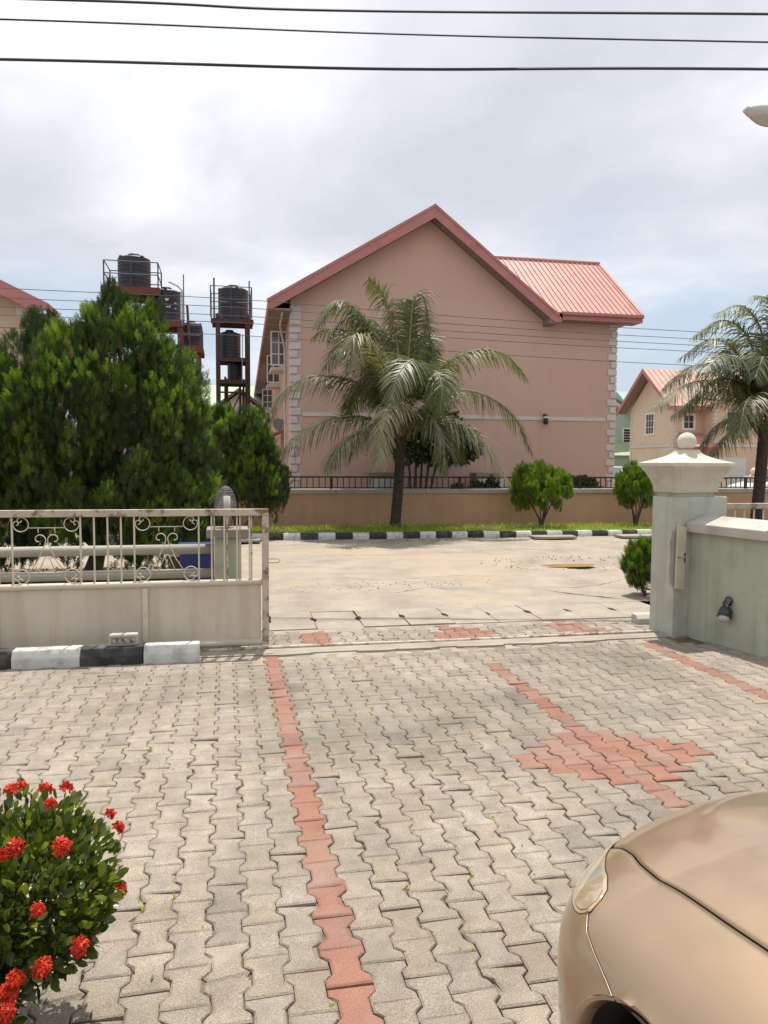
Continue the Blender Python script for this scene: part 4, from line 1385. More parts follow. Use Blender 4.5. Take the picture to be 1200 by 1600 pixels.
# fluted bowl
cx, cy = .275, .175
bowl = MB()
NS = 72
rings = []
ZB, ZT = 1.445, 1.705
for i in range(13):
    u = i / 12
    fl = u ** 2.1 * 0.8 + 0.2 * u
    hx, hy = .262 + (.372 - .262) * fl, .167 + (.262 - .167) * fl
    ring = []
    for side in range(4):
        for k in range(NS):
            t = k / NS
            rib = 0.0 * (abs(math.sin(PI * t * 9)) - .5) * min(1, 6 * min(t, 1 - t) + .0) * (0.3 + .7 * math.sin(PI * min(1, u * 1.05)))
            if side == 0: p = (-hx + 2 * hx * t, -hy - rib)
            elif side == 1: p = (hx + rib, -hy + 2 * hy * t)
            elif side == 2: p = (hx - 2 * hx * t, hy + rib)
            else: p = (-hx - rib, hy - 2 * hy * t)
            ring.append((cx + p[0], cy + p[1], ZB + (ZT - ZB) * u))
    rings.append(ring)
n = 4 * NS
bowl.v = [p for r_ in rings for p in r_]
for i in range(12):
    for k in range(n):
        bowl.p.append((i * n + k, i * n + (k + 1) % n, (i + 1) * n + (k + 1) % n, (i + 1) * n + k))
bo = bowl.build('fluted_bowl', MT['cap'], rp, True)
bo.data.polygons.foreach_set('use_smooth', [True] * len(bo.data.polygons))
def flute(side, t):
    P = []
    for i in range(13):
        u = .04 + .93 * i / 12
        fl2 = u ** 2.1 * 0.8 + 0.2 * u
        hx, hy = .262 + (.372 - .262) * fl2, .167 + (.262 - .167) * fl2
        q2 = 2 * t - 1
        p = {0: (hx * q2, -hy), 1: (hx, hy * q2), 2: (-hx * q2, hy), 3: (-hx, -hy * q2)}[side]
        P.append((cx + p[0], cy + p[1], ZB + (ZT - ZB) * u))
    MB().tube(P, [.0045 + .0035 * i / 12 for i in range(13)], 6).build('flute', MT['cap'], bo, True)


for side, nf in ((0, 26), (1, 18), (2, 26), (3, 18)):
    for k in range(nf):
        flute(side, (k + .5) / nf)
MB().box(cx - .384, cx + .384, cy - .268, cy + .268, 1.703, 1.745).build('rim', MT['cap'], rp, bevel=.008)
tent = MB()
rg = []
for i in range(11):
    u = i / 10
    f_ = (1 - u) ** 2.0
    hx, hy = .088 + (.370 - .088) * f_, .088 + (.256 - .088) * f_
    z = 1.744 + .130 * u
    rg.append([(cx - hx, cy - hy, z), (cx, cy - hy * (1 - .12 * math.sin(PI * u)), z), (cx + hx, cy - hy, z), (cx + hx * (1 - .12 * math.sin(PI * u)), cy, z), (cx + hx, cy + hy, z), (cx, cy + hy * (1 - .12 * math.sin(PI * u)), z), (cx - hx, cy + hy, z), (cx - hx * (1 - .12 * math.sin(PI * u)), cy, z)])
tent.v = [p for r_ in rg for p in r_]
for i in range(10):
    for k in range(8):
        tent.p.append((i * 8 + k, i * 8 + (k + 1) % 8, (i + 1) * 8 + (k + 1) % 8, (i + 1) * 8 + k))
tent.p.append(tuple(80 + k for k in range(8)))
tent.build('swept_roof', MT['cap'], rp)
MB().ball((cx - .012, cy - .01, 1.955), .093, 32, 20).build('ball', MT['cap'], rp, True)
# bare patch where the plaster was cut away
MB().prism([(-.003, .0), (-.003, .055), (-.003, .06)], 'z', .5, .5)
pp = MB()
pl_ = [(.0, .50), (.045, .53), (.06, .65), (.05, .80), (.062, .95), (.03, 1.06), (.0, 1.07)]
pp.prism([(a, b_) for a, b_ in pl_], 'x', -.004, -.001)
o = pp.build('bare_patch', mat('bare_mortar', (0.28, 0.25, 0.22), 0.95, 0.15, 9, 0.5, 60), rp); fix_normals(o)

bd = empty('wooden_board', (4.40, 6.822, .50), RZ, 'weathered pale board with an iron hook, hung upright on the green gate pillar', 'board')
MB().prism([(-.055, 0), (.05, -.02), (.058, .60), (-.045, .63)], 'y', -.03, -.004).build('plank', MT['wood'], bd, bevel=.004)
hk = MB().tube([(-.05, -.034, .315), (-.01, -.037, .305), (.03, -.037, .31), (.052, -.04, .33), (.052, -.04, .27)], .005, 6)
hk.build('hook', MT['gate_rust'], bd)
MB().box(.035, .05, -.036, -.03, .26, .35).build('staple', MT['rail'], bd)

# ---- green wing wall running towards the viewer, then turning right
ww = empty('wing_wall', PC, RZ, 'pale green rendered wall with a wide concrete coping, right of the gate pillar', 'wall')
MB().box(.195, .50, -.915, -.002, -.1, 1.055).build('wall', MT['green_wall'], ww)
MB().box(.502, 5.0, -.913, -.62, -.1, 1.055).build('wall', MT['green_wall'], ww)
c1 = MB()
c1.add([(.125, -.985, 1.055), (.55, -.985, 1.055), (.55, -.004, 1.055), (.125, -.004, 1.055), (.125, -.985, 1.145), (.36, -.985, 1.222), (.55, -.985, 1.17), (.55, -.004, 1.17), (.36, -.004, 1.222), (.125, -.004, 1.145)],
       [(0, 3, 2, 1), (0, 1, 6, 5, 4), (2, 3, 9, 8, 7), (4, 5, 8, 9), (5, 6, 7, 8), (3, 0, 4, 9), (1, 2, 7, 6)])
c1.build('coping', MT['coping'], ww, bevel=.008)
x = .555
while x < 5:
    q = MB().prism([(-.985, 1.055), (-.56, 1.055), (-.56, 1.14), (-.77, 1.19), (-.985, 1.14)], 'x', x, min(5, x + 1.2) - .006).build('coping', MT['coping'], ww, bevel=.008)
    fix_normals(q)
    x += 1.2

# wall spotlight
fl = empty('wall_light', (4.628, 6.345, .40), R(9), 'black outdoor spotlight hanging crooked from a hole in the green wall', 'lamp')
b = MB()
b.lathe([(.045, 0), (.045, .012), (.012, .014)], (0, 0, 0), 16)
o = b.build('mounting_plate', MT['dark_metal'], fl, True); o.rotation_euler = (0, R(-90), 0); o.location = (-.002, 0, .045)
MB().tube([(-.01, 0, .045), (-.05, .0, .05), (-.065, -.004, .02), (-.05, -.008, -.03)], .013, 8).build('arm', MT['dark_metal'], fl, True)
wv_ = MB()
for k in range(4):
    wv_.tube([(-.012, .02 * k - .03, .07), (-.055 - .006 * k, .02 * k - .035, .02), (-.06, .01 * k - .02, -.045)], .0035, 5)
wv_.build('loose_wires', MT['grey_metal'], fl)
hd = MB().lathe([(.02, .085), (.045, .078), (.058, .05), (.061, .0), (.06, -.012)], (0, 0, 0), 20).build('head', MT['dark_metal'], fl, True)
ln = MB().lathe([(.056, -.010), (.05, -.042), (.03, -.062), (.005, -.068)], (0, 0, 0), 20).build('lens', MT['lamp_glass'], fl, True)
rg_ = MB().lathe([(.064, -.004), (.066, -.01), (.064, -.018), (.056, -.018)], (0, 0, 0), 20).build('bezel', MT['black_plastic'], fl, True)
for o in (hd, ln, rg_):
    o.rotation_euler = (R(-14), R(28), 0)
    o.location = (-.062, -.012, -.085)


# ---- sliding gate leaves
def spiral(c, r0, r1, a0, a1, n=26):
    return [(c[0] + (r0 + (r1 - r0) * k / (n - 1)) * math.cos(a0 + (a1 - a0) * k / (n - 1)), c[1] + (r0 + (r1 - r0) * k / (n - 1)) * math.sin(a0 + (a1 - a0) * k / (n - 1))) for k in range(n)]


def ornament(parent, x0, x1, z0, z1, y):
    """wrought scroll panel between two bars"""
    orn = None
    W_, H_ = x1 - x0, z1 - z0
    xm = (x0 + x1) / 2

    def put(name, path, r_=.0048, par=None):
        return MB(GATE_OFF).tube([(p[0], y, p[1]) for p in path], r_, 6).build(name, MT['gate'], par, True)
    zt = z1 - .092
    orn = put('scroll_ornament', [(x0 + .135, zt), (x1 - .135, zt)], .0048, parent)
    put('bar', [(x0 + .138, z0 + .095), (x1 - .138, z0 + .095)], .0044, orn)
    for sx in (-1, 1):
        xc = x0 + .072 if sx < 0 else x1 - .072
        for sz in (-1, 1):
            zc = z1 - .062 if sz > 0 else z0 + .062
            R_ = .062
            # big loop open towards the outer corner, each end curling inwards
            a_in = math.atan2(sz, sx)
            big = spiral((xc, zc), R_, R_, a_in + .62, a_in + 2 * PI - .62, 30)
            e1, e0 = big[-1], big[0]
            c0 = (xc + (R_ - .026) * math.cos(a_in + .62), zc + (R_ - .026) * math.sin(a_in + .62))
            c1_ = (xc + (R_ - .026) * math.cos(a_in - .62), zc + (R_ - .026) * math.sin(a_in - .62))
            s0 = spiral(c0, .026, .011, a_in + .62, a_in + .62 - 1.5 * PI, 16)
            s1 = spiral(c1_, .026, .011, a_in - .62, a_in - .62 + 1.5 * PI, 16)
            put('scroll', s0[::-1] + big[1:-1] + s1, .0046, orn)
        # middle spiral flowing into a straight leg
        cxm = xm + sx * .062
        zc = z1 - .195
        if sx > 0:
            sp = spiral((cxm, zc), .016, .058, -.6 * PI + .3, 1.08 * PI + .3, 34)
        else:
            sp = [(2 * xm - p[0], p[1]) for p in spiral((xm + .062, zc), .016, .058, -.6 * PI + .3, 1.08 * PI + .3, 34)]
        leg = sp + [(xm + sx * .012, zc - .035), (xm + sx * .075, z0 + .20), (xm + sx * .142, z0 + .098)]
        put('scroll', leg, .0048, orn)
        put('bar', [(xm + sx * .068, zt), (xm + sx * .068, zt - .045)], .0044, orn)
    arch = [(xm - .070, z0 + .098), (xm - .022, z0 + .215)] + spiral((xm, z0 + .215), .018, .018, PI * .85, PI * .15, 8) + [(xm + .022, z0 + .215), (xm + .070, z0 + .098)]
    put('arch', arch, .0048, orn)
    return orn


GATE_OFF = None


def gate_leaf(x0, x1, y, label, hook_right=True, xs0=None):
    global GATE_OFF
    loc = ((x0 + x1) / 2, y, 0)
    gt = empty('gate_leaf', loc, 0, label, 'gate', 'sliding gate leaves of the entrance')
    GATE_OFF = off(loc)
    G = GATE_OFF
    T_ = .032
    MB(G).box(x0, x1, y - .028, y + .028, 1.235, 1.297).build('top_rail', MT['gate_rust'], gt, bevel=.006)
    for nm, xa in (('end_post', x1 - .06), ('end_post', x0)):
        MB(G).box(xa, xa + .06, y - .03, y + .03, .04, 1.234).build(nm, MT['gate_rust'], gt, bevel=.006)
    MB(G).tube([(x0 + .061, y, .625), (x1 - .061, y, .625)], .030, 10).build('middle_rail', MT['gate'], gt, True)
    MB(G).tube([(x0 + .061, y, .065), (x1 - .061, y, .065)], .034, 10).build('bottom_rail', MT['gate'], gt, True)
    return gt, G


def gate_fill(gt, G, x0, x1, y, stiles):
    global GATE_OFF
    GATE_OFF = G
    sx_ = sorted([x0 + .062] + [s for s in stiles if x0 < s < x1] + [x1 - .062])
    for a, b_ in zip(sx_[:-1], sx_[1:]):
        MB(G).box(a + .01, b_ - .01, y + .002, y + .008, .07, .61).build('panel', MT['gate_panel'], gt)
    for s in sx_[1:-1]:
        MB(G).box(s - .024, s + .024, y - .026, y + .022, .10, .594).build('stile', MT['gate'], gt, bevel=.008)


lg, LG = gate_leaf(-4.3, .385, 7.10, 'open cream gate leaf with wrought scrolls, standing left of the driveway')
gate_fill(lg, LG, -4.3, .385, 7.10, [-.71, -1.95, -3.2])
ZA, ZB_ = .655, 1.234
px = -4.829
base = -1.805
xo = base - 3 * 1.008
while xo < .3:
    if xo > -4.2:
        MB(LG).box(xo - .007, xo + .007, 7.093, 7.107, ZA, ZB_).build('bar', MT['gate'], lg)
    for d in (.557, .670, .783, .896):
        if -4.2 < xo + d < .3:
            MB(LG).box(xo + d - .007, xo + d + .007, 7.093, 7.107, ZA, ZB_).build('bar', MT['gate'], lg)
    if xo + .557 < .2 and xo > -4.2:
        ornament(lg, xo, xo + .557, ZA, ZB_, 7.10)
    xo += 1.008
for xx in (-.103, .011, .126, .229):
    MB(LG).box(xx - .007, xx + .007, 7.093, 7.107, ZA, ZB_).build('bar', MT['gate_rust'], lg)
MB(LG).tube([(.385, 7.09, .835), (.47, 7.09, .835), (.49, 7.09, .82), (.47, 7.09, .80), (.385, 7.09, .80)], .006, 6).build('latch', MT['gate_rust'], lg)
MB(LG).box(.383, .40, 7.08, 7.12, .24, .30).build('stop_block', MT['rail'], lg)
for xx in (.1, -3.9, -2.0):
    w_ = MB(LG).lathe([(.03, -.012), (.04, -.012), (.034, 0), (.04, .012), (.03, .012)], (xx, 7.10, 0), 16)
    o = MB().lathe([(.028, -.012), (.036, -.012), (.03, 0), (.036, .012), (.028, .012)], (0, 0, 0), 16).build('wheel', MT['gate_rust'], lg, True)
    o.rotation_euler = (R(90), 0, 0); o.location = LG((xx, 7.10, .045))
rg2, RG = gate_leaf(5.24, 8.6, 7.55, 'cream gate leaf with rusty post, mostly hidden behind the green wing wall')
gate_fill(rg2, RG, 5.24, 8.6, 7.55, [6.4, 7.6])
for k in range(26):
    xx = 5.42 + k * .12
    MB(RG).box(xx - .007, xx + .007, 7.543, 7.557, ZA, ZB_).build('bar', MT['gate'], rg2)

# small cast vent block left on the kerb in front of the gate
vb_ = empty('concrete_block', (-.872, 6.86, .135), R(1), 'small decorative concrete block standing on the kerb against the cream gate', 'block')
MB().box(-.121, .121, -.03, .05, 0, .105).build('body', MT['coping'], vb_, bevel=.014)
MB().box(-.098, .098, -.0325, -.0302, .022, .082).build('worn_recess', MT['concrete'], vb_)
for k in range(9):
    a = -.085 + .02 * k + random.gauss(0, .003); h = .045 + .012 * math.sin(k * 1.7)
    MB().prism([(a, h), (a + .016, h - .012), (a + .024, h + .004), (a + .012, h + .02), (a - .002, h + .012)], 'y', -.0365, -.0328).build('chip', MT['rubble'] if k % 3 == 1 else MT['coping'], vb_)

# ---- left boundary: short pillar with two pipe rails
lp = empty('fence_pillar', (.018, 7.62, 0), 0, 'short pale green pillar with a thick concrete cap behind the gate', 'pillar')
MB().box(-.126, .127, -.13, .13, -.1, .995).build('shaft', MT['green_wall'], lp, bevel=.01)
MB().box(-.200, .196, -.19, .19, .996, 1.082).build('cap', MT['dirty_cap'], lp, bevel=.01)
pf = empty('pipe_fence', (-3, 7.62, 0), 0, 'two thick pale pipe rails running left from the short pillar', 'fence')
PO = off((-3, 7.62, 0))
MB(PO).tube([(-7, 7.62, .875), (-.11, 7.62, .878)], .048, 14).build('rail', MT['pipe'], pf, True)
MB(PO).tube([(-7, 7.62, .645), (-.11, 7.62, .642)], .044, 14).build('rail', MT['pipe'], pf, True)
for xx in (-5.2, -2.62):
    MB(PO).box(xx - .06, xx + .06, 7.56, 7.68, -.1, 1.0).build('post', MT['green_wall'], pf)
gl = empty('pillar_lamp', (.0, 7.6, 1.082), 0, 'broken lamp on a pipe stub with a domed wire cage, on the short pillar', 'lamp')
MB().tube([(.012, -.04, 0), (.012, -.04, .15)], .022, 10).build('stub', MT['concrete'], gl, True)
MB().tube([(.012, -.04, .11), (.012, -.042, .31)], .033, 10).build('sleeve', MT['coping'], gl, True)
dm = MB()
for k in range(9):
    a = PI * k / 9
    dm.tube([(.105 * math.cos(a) * math.cos(t), .05 + .07 * math.sin(a) * math.cos(t), .17 + .235 * math.sin(t)) for t in np.linspace(.0, PI, 15)], .0035, 4, False)
for j in range(1, 9):
    t = PI / 2 * j / 9
    dm.tube([(.105 * math.cos(t) * math.cos(a), .05 + .07 * math.cos(t) * math.sin(a), .17 + .235 * math.sin(t)) for a in np.linspace(0, 2 * PI, 19)], .003, 4, False)
dm.build('wire_dome', MT['cage'], gl)
MB().lathe([(.095, .15), (.10, .17), (.085, .26), (.045, .35), (.01, .375)], (0, .05, 0), 14).build('dirty_globe', MT['cage'], gl, True)

# blue bin and a stub post behind the pipe fence
bn = empty('blue_bin', (-.20, 8.52, .02), R(2), 'dark blue plastic bin standing behind the pipe rails beside the short pillar', 'bin')
q = MB().add([(-.24, -.18, 0), (.24, -.18, 0), (.24, .18, 0), (-.24, .18, 0), (-.29, -.22, .76), (.29, -.22, .76), (.29, .22, .76), (-.29, .22, .76)],
             [(0, 3, 2, 1), (0, 1, 5, 4), (1, 2, 6, 5), (2, 3, 7, 6), (3, 0, 4, 7)]).build('body', MT['blue_bin'], bn, bevel=.02)
MB().box(-.31, .31, -.24, .24, .762, .81).build('lid', MT['blue_bin'], bn, bevel=.015)
for s_ in (-.16, 0, .16):
    MB().box(s_ - .012, s_ + .012, -.215, -.19, .12, .74).build('rib', MT['blue_bin'], bn)
sp_ = empty('timber_stump', (-.545, 8.55, .0), R(8), 'weathered brown stub of timber beside the blue bin', 'post')
MB().prism([(-.045, -.05), (.045, -.05), (.045, .05), (-.045, .05)], 'z', 0, .70).build('stub', MT['bark'], sp_, bevel=.008)
MB().prism([(-.05, -.055), (.05, -.055), (.05, .055), (-.05, .055)], 'z', .701, .73).build('cap', MT['wood'], sp_)


# ================================================================== CABLES AND STREET LAMP
def cable(pts, r_, m, label, cat, group):
    P = catmull(pts, 60)
    o = MB().tube([tuple(p) for p in P], r_, 6).build('power_cable', m)
    return tag(o, label, cat, group)


cable([(-30, 15.6, 7.0), (-12, 12.95, 7.78), (-2.08, 11.40, 7.9), (1.314, 10.90, 7.90), (7.34, 9.683, 7.9), (20, 7.2, 7.95), (34, 4.5, 8.1)], .0165, MT['cable'], 'highest of the three thick overhead cables crossing the top of the sky', 'cable', 'thick overhead cables')
cable([(-30, 15.2, 6.9), (-12, 12.7, 7.42), (-2.856, 11.29, 7.5), (2.2, 10.52, 7.49), (7.32, 9.634, 7.5), (20, 7.4, 7.55), (34, 4.9, 7.7)], .0115, MT['cable'], 'middle and thinnest of the three overhead cables crossing the top of the sky', 'cable', 'thick overhead cables')
cable([(-30, 15.5, 6.5), (-12, 12.9, 6.93), (-2.875, 11.31, 7.0), (2.126, 10.47, 7.0), (7.14, 9.376, 7.0), (20, 7.0, 7.03), (34, 4.3, 7.2)], .018, MT['cable'], 'lowest of the three thick overhead cables, closest to the roof ridge', 'cable', 'thick overhead cables')
for k, (z0, z1, z2) in enumerate(((5.93, 5.90, 5.61), (5.70, 5.69, 5.40), (5.48, 5.478, 5.22), (5.28, 5.298, 5.037), (4.98, 4.979, 4.633))):
    cable([(-30, 20.5, z0 + .35), (-12, 20.5, z0 + .06), (-5.3, 20.5, z0 - .03), (.48, 20.5, z1), (6, 20.5, (z1 + z2) / 2 - .03), (12.15, 20.5, z2), (18, 20.5, z2 + .02), (34, 20.5, z2 + .4)],
          .0085, MT['thin_cable'], ['uppermost', 'second from the top', 'third from the top', 'fourth from the top', 'lowest'][k] + ' of the five thin wires crossing in front of the pink gable', 'cable', 'thin wires along the far side of the street')
sl_ = empty('street_lamp', (8.9, 9.35, 0), 0, 'grey street lamp head reaching into the picture at the top right edge', 'street lamp')
SO = off((8.9, 9.35, 0))
MB(SO).tube([(8.9, 9.35, -.2), (8.9, 9.35, 5.6), (8.8, 9.35, 6.0), (8.35, 9.35, 6.28), (7.6, 9.35, 6.36)], [.085, .06, .05, .04, .035], 12).build('pole', MT['grey_metal'], sl_, True)
hb = MB()
prof_n = 15
for i in range(prof_n):
    u = i / (prof_n - 1)
    w_ = .15 * math.sin(PI * min(1, (u * .93 + .05))) ** .55
    up_, dn_ = .085 * math.sin(PI * (u * .9 + .06)) ** .6, .13 * math.sin(PI * (u ** .8 * .95 + .03)) ** .8
    x = 6.80 + .85 * u
    for k in range(16):
        a = 2 * PI * k / 16
        zz = math.sin(a) * (up_ if math.sin(a) > 0 else dn_)
        hb.v.append((x, 9.35 + w_ * math.cos(a), 6.43 - .02 * u + zz - .04 * (1 - u) ** 2 * 0))
for i in range(prof_n - 1):
    for k in range(16):
        hb.p.append((i * 16 + k, i * 16 + (k + 1) % 16, (i + 1) * 16 + (k + 1) % 16, (i + 1) * 16 + k))
hb.p.append(tuple(range(15, -1, -1))); hb.p.append(tuple((prof_n - 1) * 16 + k for k in range(16)))
hb.f = SO
hbo = hb.build('head', MT['lamp_shell'], sl_, True)
fix_normals(hbo)
gb = MB(SO)
for i in range(9):
    u = i / 8
    rr_2 = math.sin(PI * (u * .94 + .03))
    for k in range(13):
        a = PI + PI * k / 12
        gb.v.append((6.86 + .58 * u, 9.35 + .128 * rr_2 ** .5 * math.cos(a), 6.40 + .155 * rr_2 ** .7 * math.sin(a)))
for i in range(8):
    for k in range(12):
        gb.p.append((i * 13 + k, i * 13 + k + 1, (i + 1) * 13 + k + 1, (i + 1) * 13 + k))
gb.build('bowl', MT['lamp_glass'], sl_, True)


# ================================================================== VEGETATION
# ---- conifer sprays
def spray_tpl(seed):
    """a flat upright fan of scale-leaf twigs, unit height"""
    rr = random.Random(seed)
    vs, fs = [], []

    def blade(p, d, ln, wd):
        d = Vector(d).normalized()
        n = Vector((0, 1, 0)).cross(d).normalized() if abs(d.y) < .9 else Vector((1, 0, 0))
        p = Vector(p); k = len(vs)
        tip = p + d * ln + Vector((0, rr.gauss(0, .05), 0)) * ln
        mid = p + d * ln * .55
        vs.extend([p - n * wd * .5, p + n * wd * .5, mid + n * wd, tip, mid - n * wd])
        fs.append((k, k + 1, k + 2, k + 3, k + 4))
    blade((0, 0, 0), (0, 0, 1), 1.0, .026)
    for i in range(4):
        z = .12 + .20 * i
        for sx in (-1, 1):
            ln = (.46 - .07 * i) * rr.uniform(.8, 1.2)
            blade((0, 0, z), (sx * .42, rr.uniform(-.25, .25), .95), ln, .026)
            if i < 2:
                blade((sx * ln * .25, 0, z + ln * .35), (sx * .8, rr.uniform(-.3, .3), .8), ln * .6, .024)
    return vs, fs


SPR = [spray_tpl(s) for s in range(4)]


def conifer(root, offset, lobes, nplume, spray_len, per, tip_frac=.45, tall=0.6, base_z=0.3, mats=('thuja', 'thuja_tip'), dry=0.02, name='crown'):
    """lobes: (cx,cy,cz,rx,ry,rz). Plumes of upright sprays spread through the outer crown"""
    vol = np.array([l[3] * l[4] + l[4] * l[5] + l[3] * l[5] for l in lobes]); vol = vol / vol.sum()
    T = {0: [], 1: [], 2: []}
    for k in range(nplume):
        l = lobes[rng.choice(len(lobes), p=vol)]
        # point on the ellipsoid (favour the outer shell)
        d = rng.normal(size=3); d /= np.linalg.norm(d)
        if d[2] < -.75: d[2] *= -.4
        rad = rng.uniform(.62, 1.0) ** .5
        c = np.array(l[:3]) + d * np.array(l[3:]) * rad
        inside = any(((c - np.array(q[:3])) / np.array(q[3:]) * 1.35 @ ((c - np.array(q[:3])) / np.array(q[3:]) * 1.35)) < 1 for q in lobes)
        if inside and rng.random() < .7:
            continue
        if c[2] < base_z:
            c[2] = base_z + rng.random() * .2
        ax = np.array([d[0] * .22, d[1] * .22, 1.0]); ax /= np.linalg.norm(ax)
        h = tall * rng.uniform(.65, 1.35); r_ = h * rng.uniform(.25, .36)
        bright_top = rng.random() < tip_frac
        for s in range(per):
            u = rng.random() ** .75
            a = rng.uniform(0, 2 * PI)
            prof = (math.sin(PI * min(1, .22 + .5 * u)) if u < .55 else 1.0 * ((1 - u) / .45) ** .7 * .98 + .02)
            rr_ = r_ * prof * rng.uniform(.55, 1) ** .5
            p = c + ax * (u - .5) * h + np.array([math.cos(a) * rr_, math.sin(a) * rr_, 0])
            dirn = ax * 1.0 + np.array([math.cos(a), math.sin(a), 0]) * rng.uniform(.05, .42) + rng.normal(size=3) * .10
            Rm = rot_to(dirn, rng.uniform(0, 2 * PI))
            kind = 2 if rng.random() < dry else (1 if (bright_top and u > .42 and rng.random() < .9) else 0)  # brighter colour on upper sprays: pale tips plus painted plume-top highlights
            T[kind].append((Rm, p - np.array(offset), spray_len * rng.uniform(.6, 1.2)))
    Vs, Gs, mi, base = [], [], [], 0
    for kind in range(3):
        for v in range(4):
            sub = T[kind][v::4]
            if not sub: continue
            V, F = merge(SPR[v][0], SPR[v][1], [m4(*s) for s in sub])
            Vs.append(V); Gs.append(F + base); base += len(V)
            mi += [kind] * len(F)
    me = fast_mesh(name, np.concatenate(Vs), [np.concatenate(Gs)], mi)
    return link(name, me, root, [MT[mats[0]], MT[mats[1]], MT['dry_spray']])


def branches(root, offset, base, tips, r0, m, name='trunk', bend=.1, subname='branch'):
    o0 = np.array(offset)
    top = np.mean([t for t in tips], axis=0)
    top = np.array([base[0] * .6 + top[0] * .4, base[1] * .6 + top[1] * .4, top[2]])
    P = catmull([np.array(base) - o0, (np.array(base) * .7 + top * .3) + rng.normal(size=3) * bend - o0, top - o0], 10)
    MB().tube([tuple(p) for p in P], [r0 * (1.15 - .85 * k / 9) for k in range(10)], 9).build(name, m, root, True)
    for t in tips:
        u = rng.uniform(.1, .6)
        s = P[int(u * 9)]
        e = np.array(t) - o0
        mid = (s + e) / 2 + np.array([0, 0, -.15]) + rng.normal(size=3) * bend
        Q = catmull([s, mid, e], 8)
        MB().tube([tuple(p) for p in Q], [r0 * .5 * (1 - .8 * k / 7) for k in range(8)], 6).build(subname, m, root, True)


t1 = empty('conifer_tree', (-1.9, 11.4, 0.05), 0, 'big dense dark green conifer with pointed upright sprays behind the gate', 'tree', 'conifers on the verges')
lob = [(-1.42, 11.5, 2.30, .72, .95, 1.66), (-2.35, 11.4, 2.10, .82, 1.0, 1.33), (-.82, 11.3, 2.12, .50, .75, 1.06), (-.58, 11.2, 1.25, .50, .6, .95), (-3.75, 11.5, 1.6, .9, .9, 1.25), (-3.05, 11.2, 1.75, .7, .8, 1.22), (-2.0, 11.0, 2.2, .7, .6, 1.2), (-1.9, 10.8, 1.1, 1.5, .7, .95), (-3.4, 10.9, .9, 1.0, .6, .8), (-.9, 10.9, .75, .7, .6, .6)]
conifer(t1, (-1.9, 11.4, 0.05), lob, 1150, .17, 60, .44, .55, .22)
branches(t1, (-1.9, 11.4, .05), (-1.9, 11.5, 0), [(-1.7, 11.4, 3.6), (-2.7, 11.3, 2.9), (-1.0, 11.2, 2.7), (-3.3, 11.5, 2.3), (-.7, 11.1, 1.9), (-2.3, 10.8, 1.6), (-1.4, 10.8, 1.5)], .12, MT['bark'])

t2 = empty('conifer_tree', (.3, 17.9, 0.05), 0, 'smaller bright green conifer on the far verge, left of the coconut palm', 'tree', 'conifers on the verges')
lob = [(-.15, 17.95, 1.75, .78, .7, 1.05), (.5, 17.9, 1.55, .62, .65, 1.15), (.98, 17.9, .98, .48, .55, .58), (-.75, 18.0, 1.3, .6, .6, .9)]
conifer(t2, (.3, 17.9, .05), lob, 300, .19, 60, .62, .50, .30)
branches(t2, (.3, 17.9, .05), (.3, 17.9, 0), [(-.2, 17.9, 2.2), (.5, 17.8, 2.1), (1.0, 17.8, 1.1), (-.7, 17.9, 1.5)], .09, MT['bark'])

t3 = empty('conifer_tree', (5.42, 9.12, 0), 0, 'small bright conifer bush peeking out behind the green gate pillar', 'bush', 'conifers on the verges')
conifer(t3, (5.42, 9.12, 0), [(5.48, 9.14, .32, .30, .30, .28)], 80, .13, 36, .8, .22, .04)
branches(t3, (5.42, 9.12, 0), (5.42, 9.12, -.05), [(5.4, 9.1, .4), (5.5, 9.1, .4), (5.45, 9.2, .5)], .025, MT['bark'])


def topiary(x, y, r_, h0, h1, lab, nplume):
    t = empty('round_bush', (x, y, .08), 0, lab, 'bush', 'clipped round bushes on the far verge')
    zc = (h0 + h1) / 2
    rj = random.Random(int(x * 100))
    extra = [(x + r_ * rj.uniform(-.5, .5), y + rj.uniform(-.2, .2), zc + (h1 - h0) * rj.uniform(-.15, .25), r_ * rj.uniform(.45, .6), r_ * .5, (h1 - h0) * rj.uniform(.2, .32)) for _ in range(4)]
    conifer(t, (x, y, .08), [(x, y, zc, r_ * .88, r_ * .85, (h1 - h0) * .44), (x - r_ * .3, y, zc - .12, r_ * .62, r_ * .6, (h1 - h0) * .34), (x + r_ * .3, y, zc - .08, r_ * .6, r_ * .6, (h1 - h0) * .36)] + extra, nplume, .14, 46, .85, .28, h0, ('thuja_tip', 'topiary'), .01)
    for k in range(7):
        a = rj.uniform(0, 2 * PI); q0 = rj.uniform(.25, .6)
        P = catmull([(0.02 * math.cos(a), .02 * math.sin(a), -.05), (rj.uniform(.03, .12) * math.cos(a), .08 * math.sin(a), rj.uniform(.18, .34)), (r_ * q0 * math.cos(a), r_ * q0 * math.sin(a), zc - rj.uniform(.05, .25))], 8)
        w0 = rj.uniform(.018, .036)
        MB().tube([tuple(p) for p in P], [w0 * (1 - .09 * q_) for q_ in range(8)], 6).build('stem', MT['bark'], t, True)
    return t


topiary(7.98, 18.55, .86, .34, 1.66, 'clipped round green bush on the far verge, right of the palm', 260)
topiary(10.62, 18.5, .56, .32, 1.68, 'narrower clipped bush on the far verge, partly behind the cream pillar cap', 170)


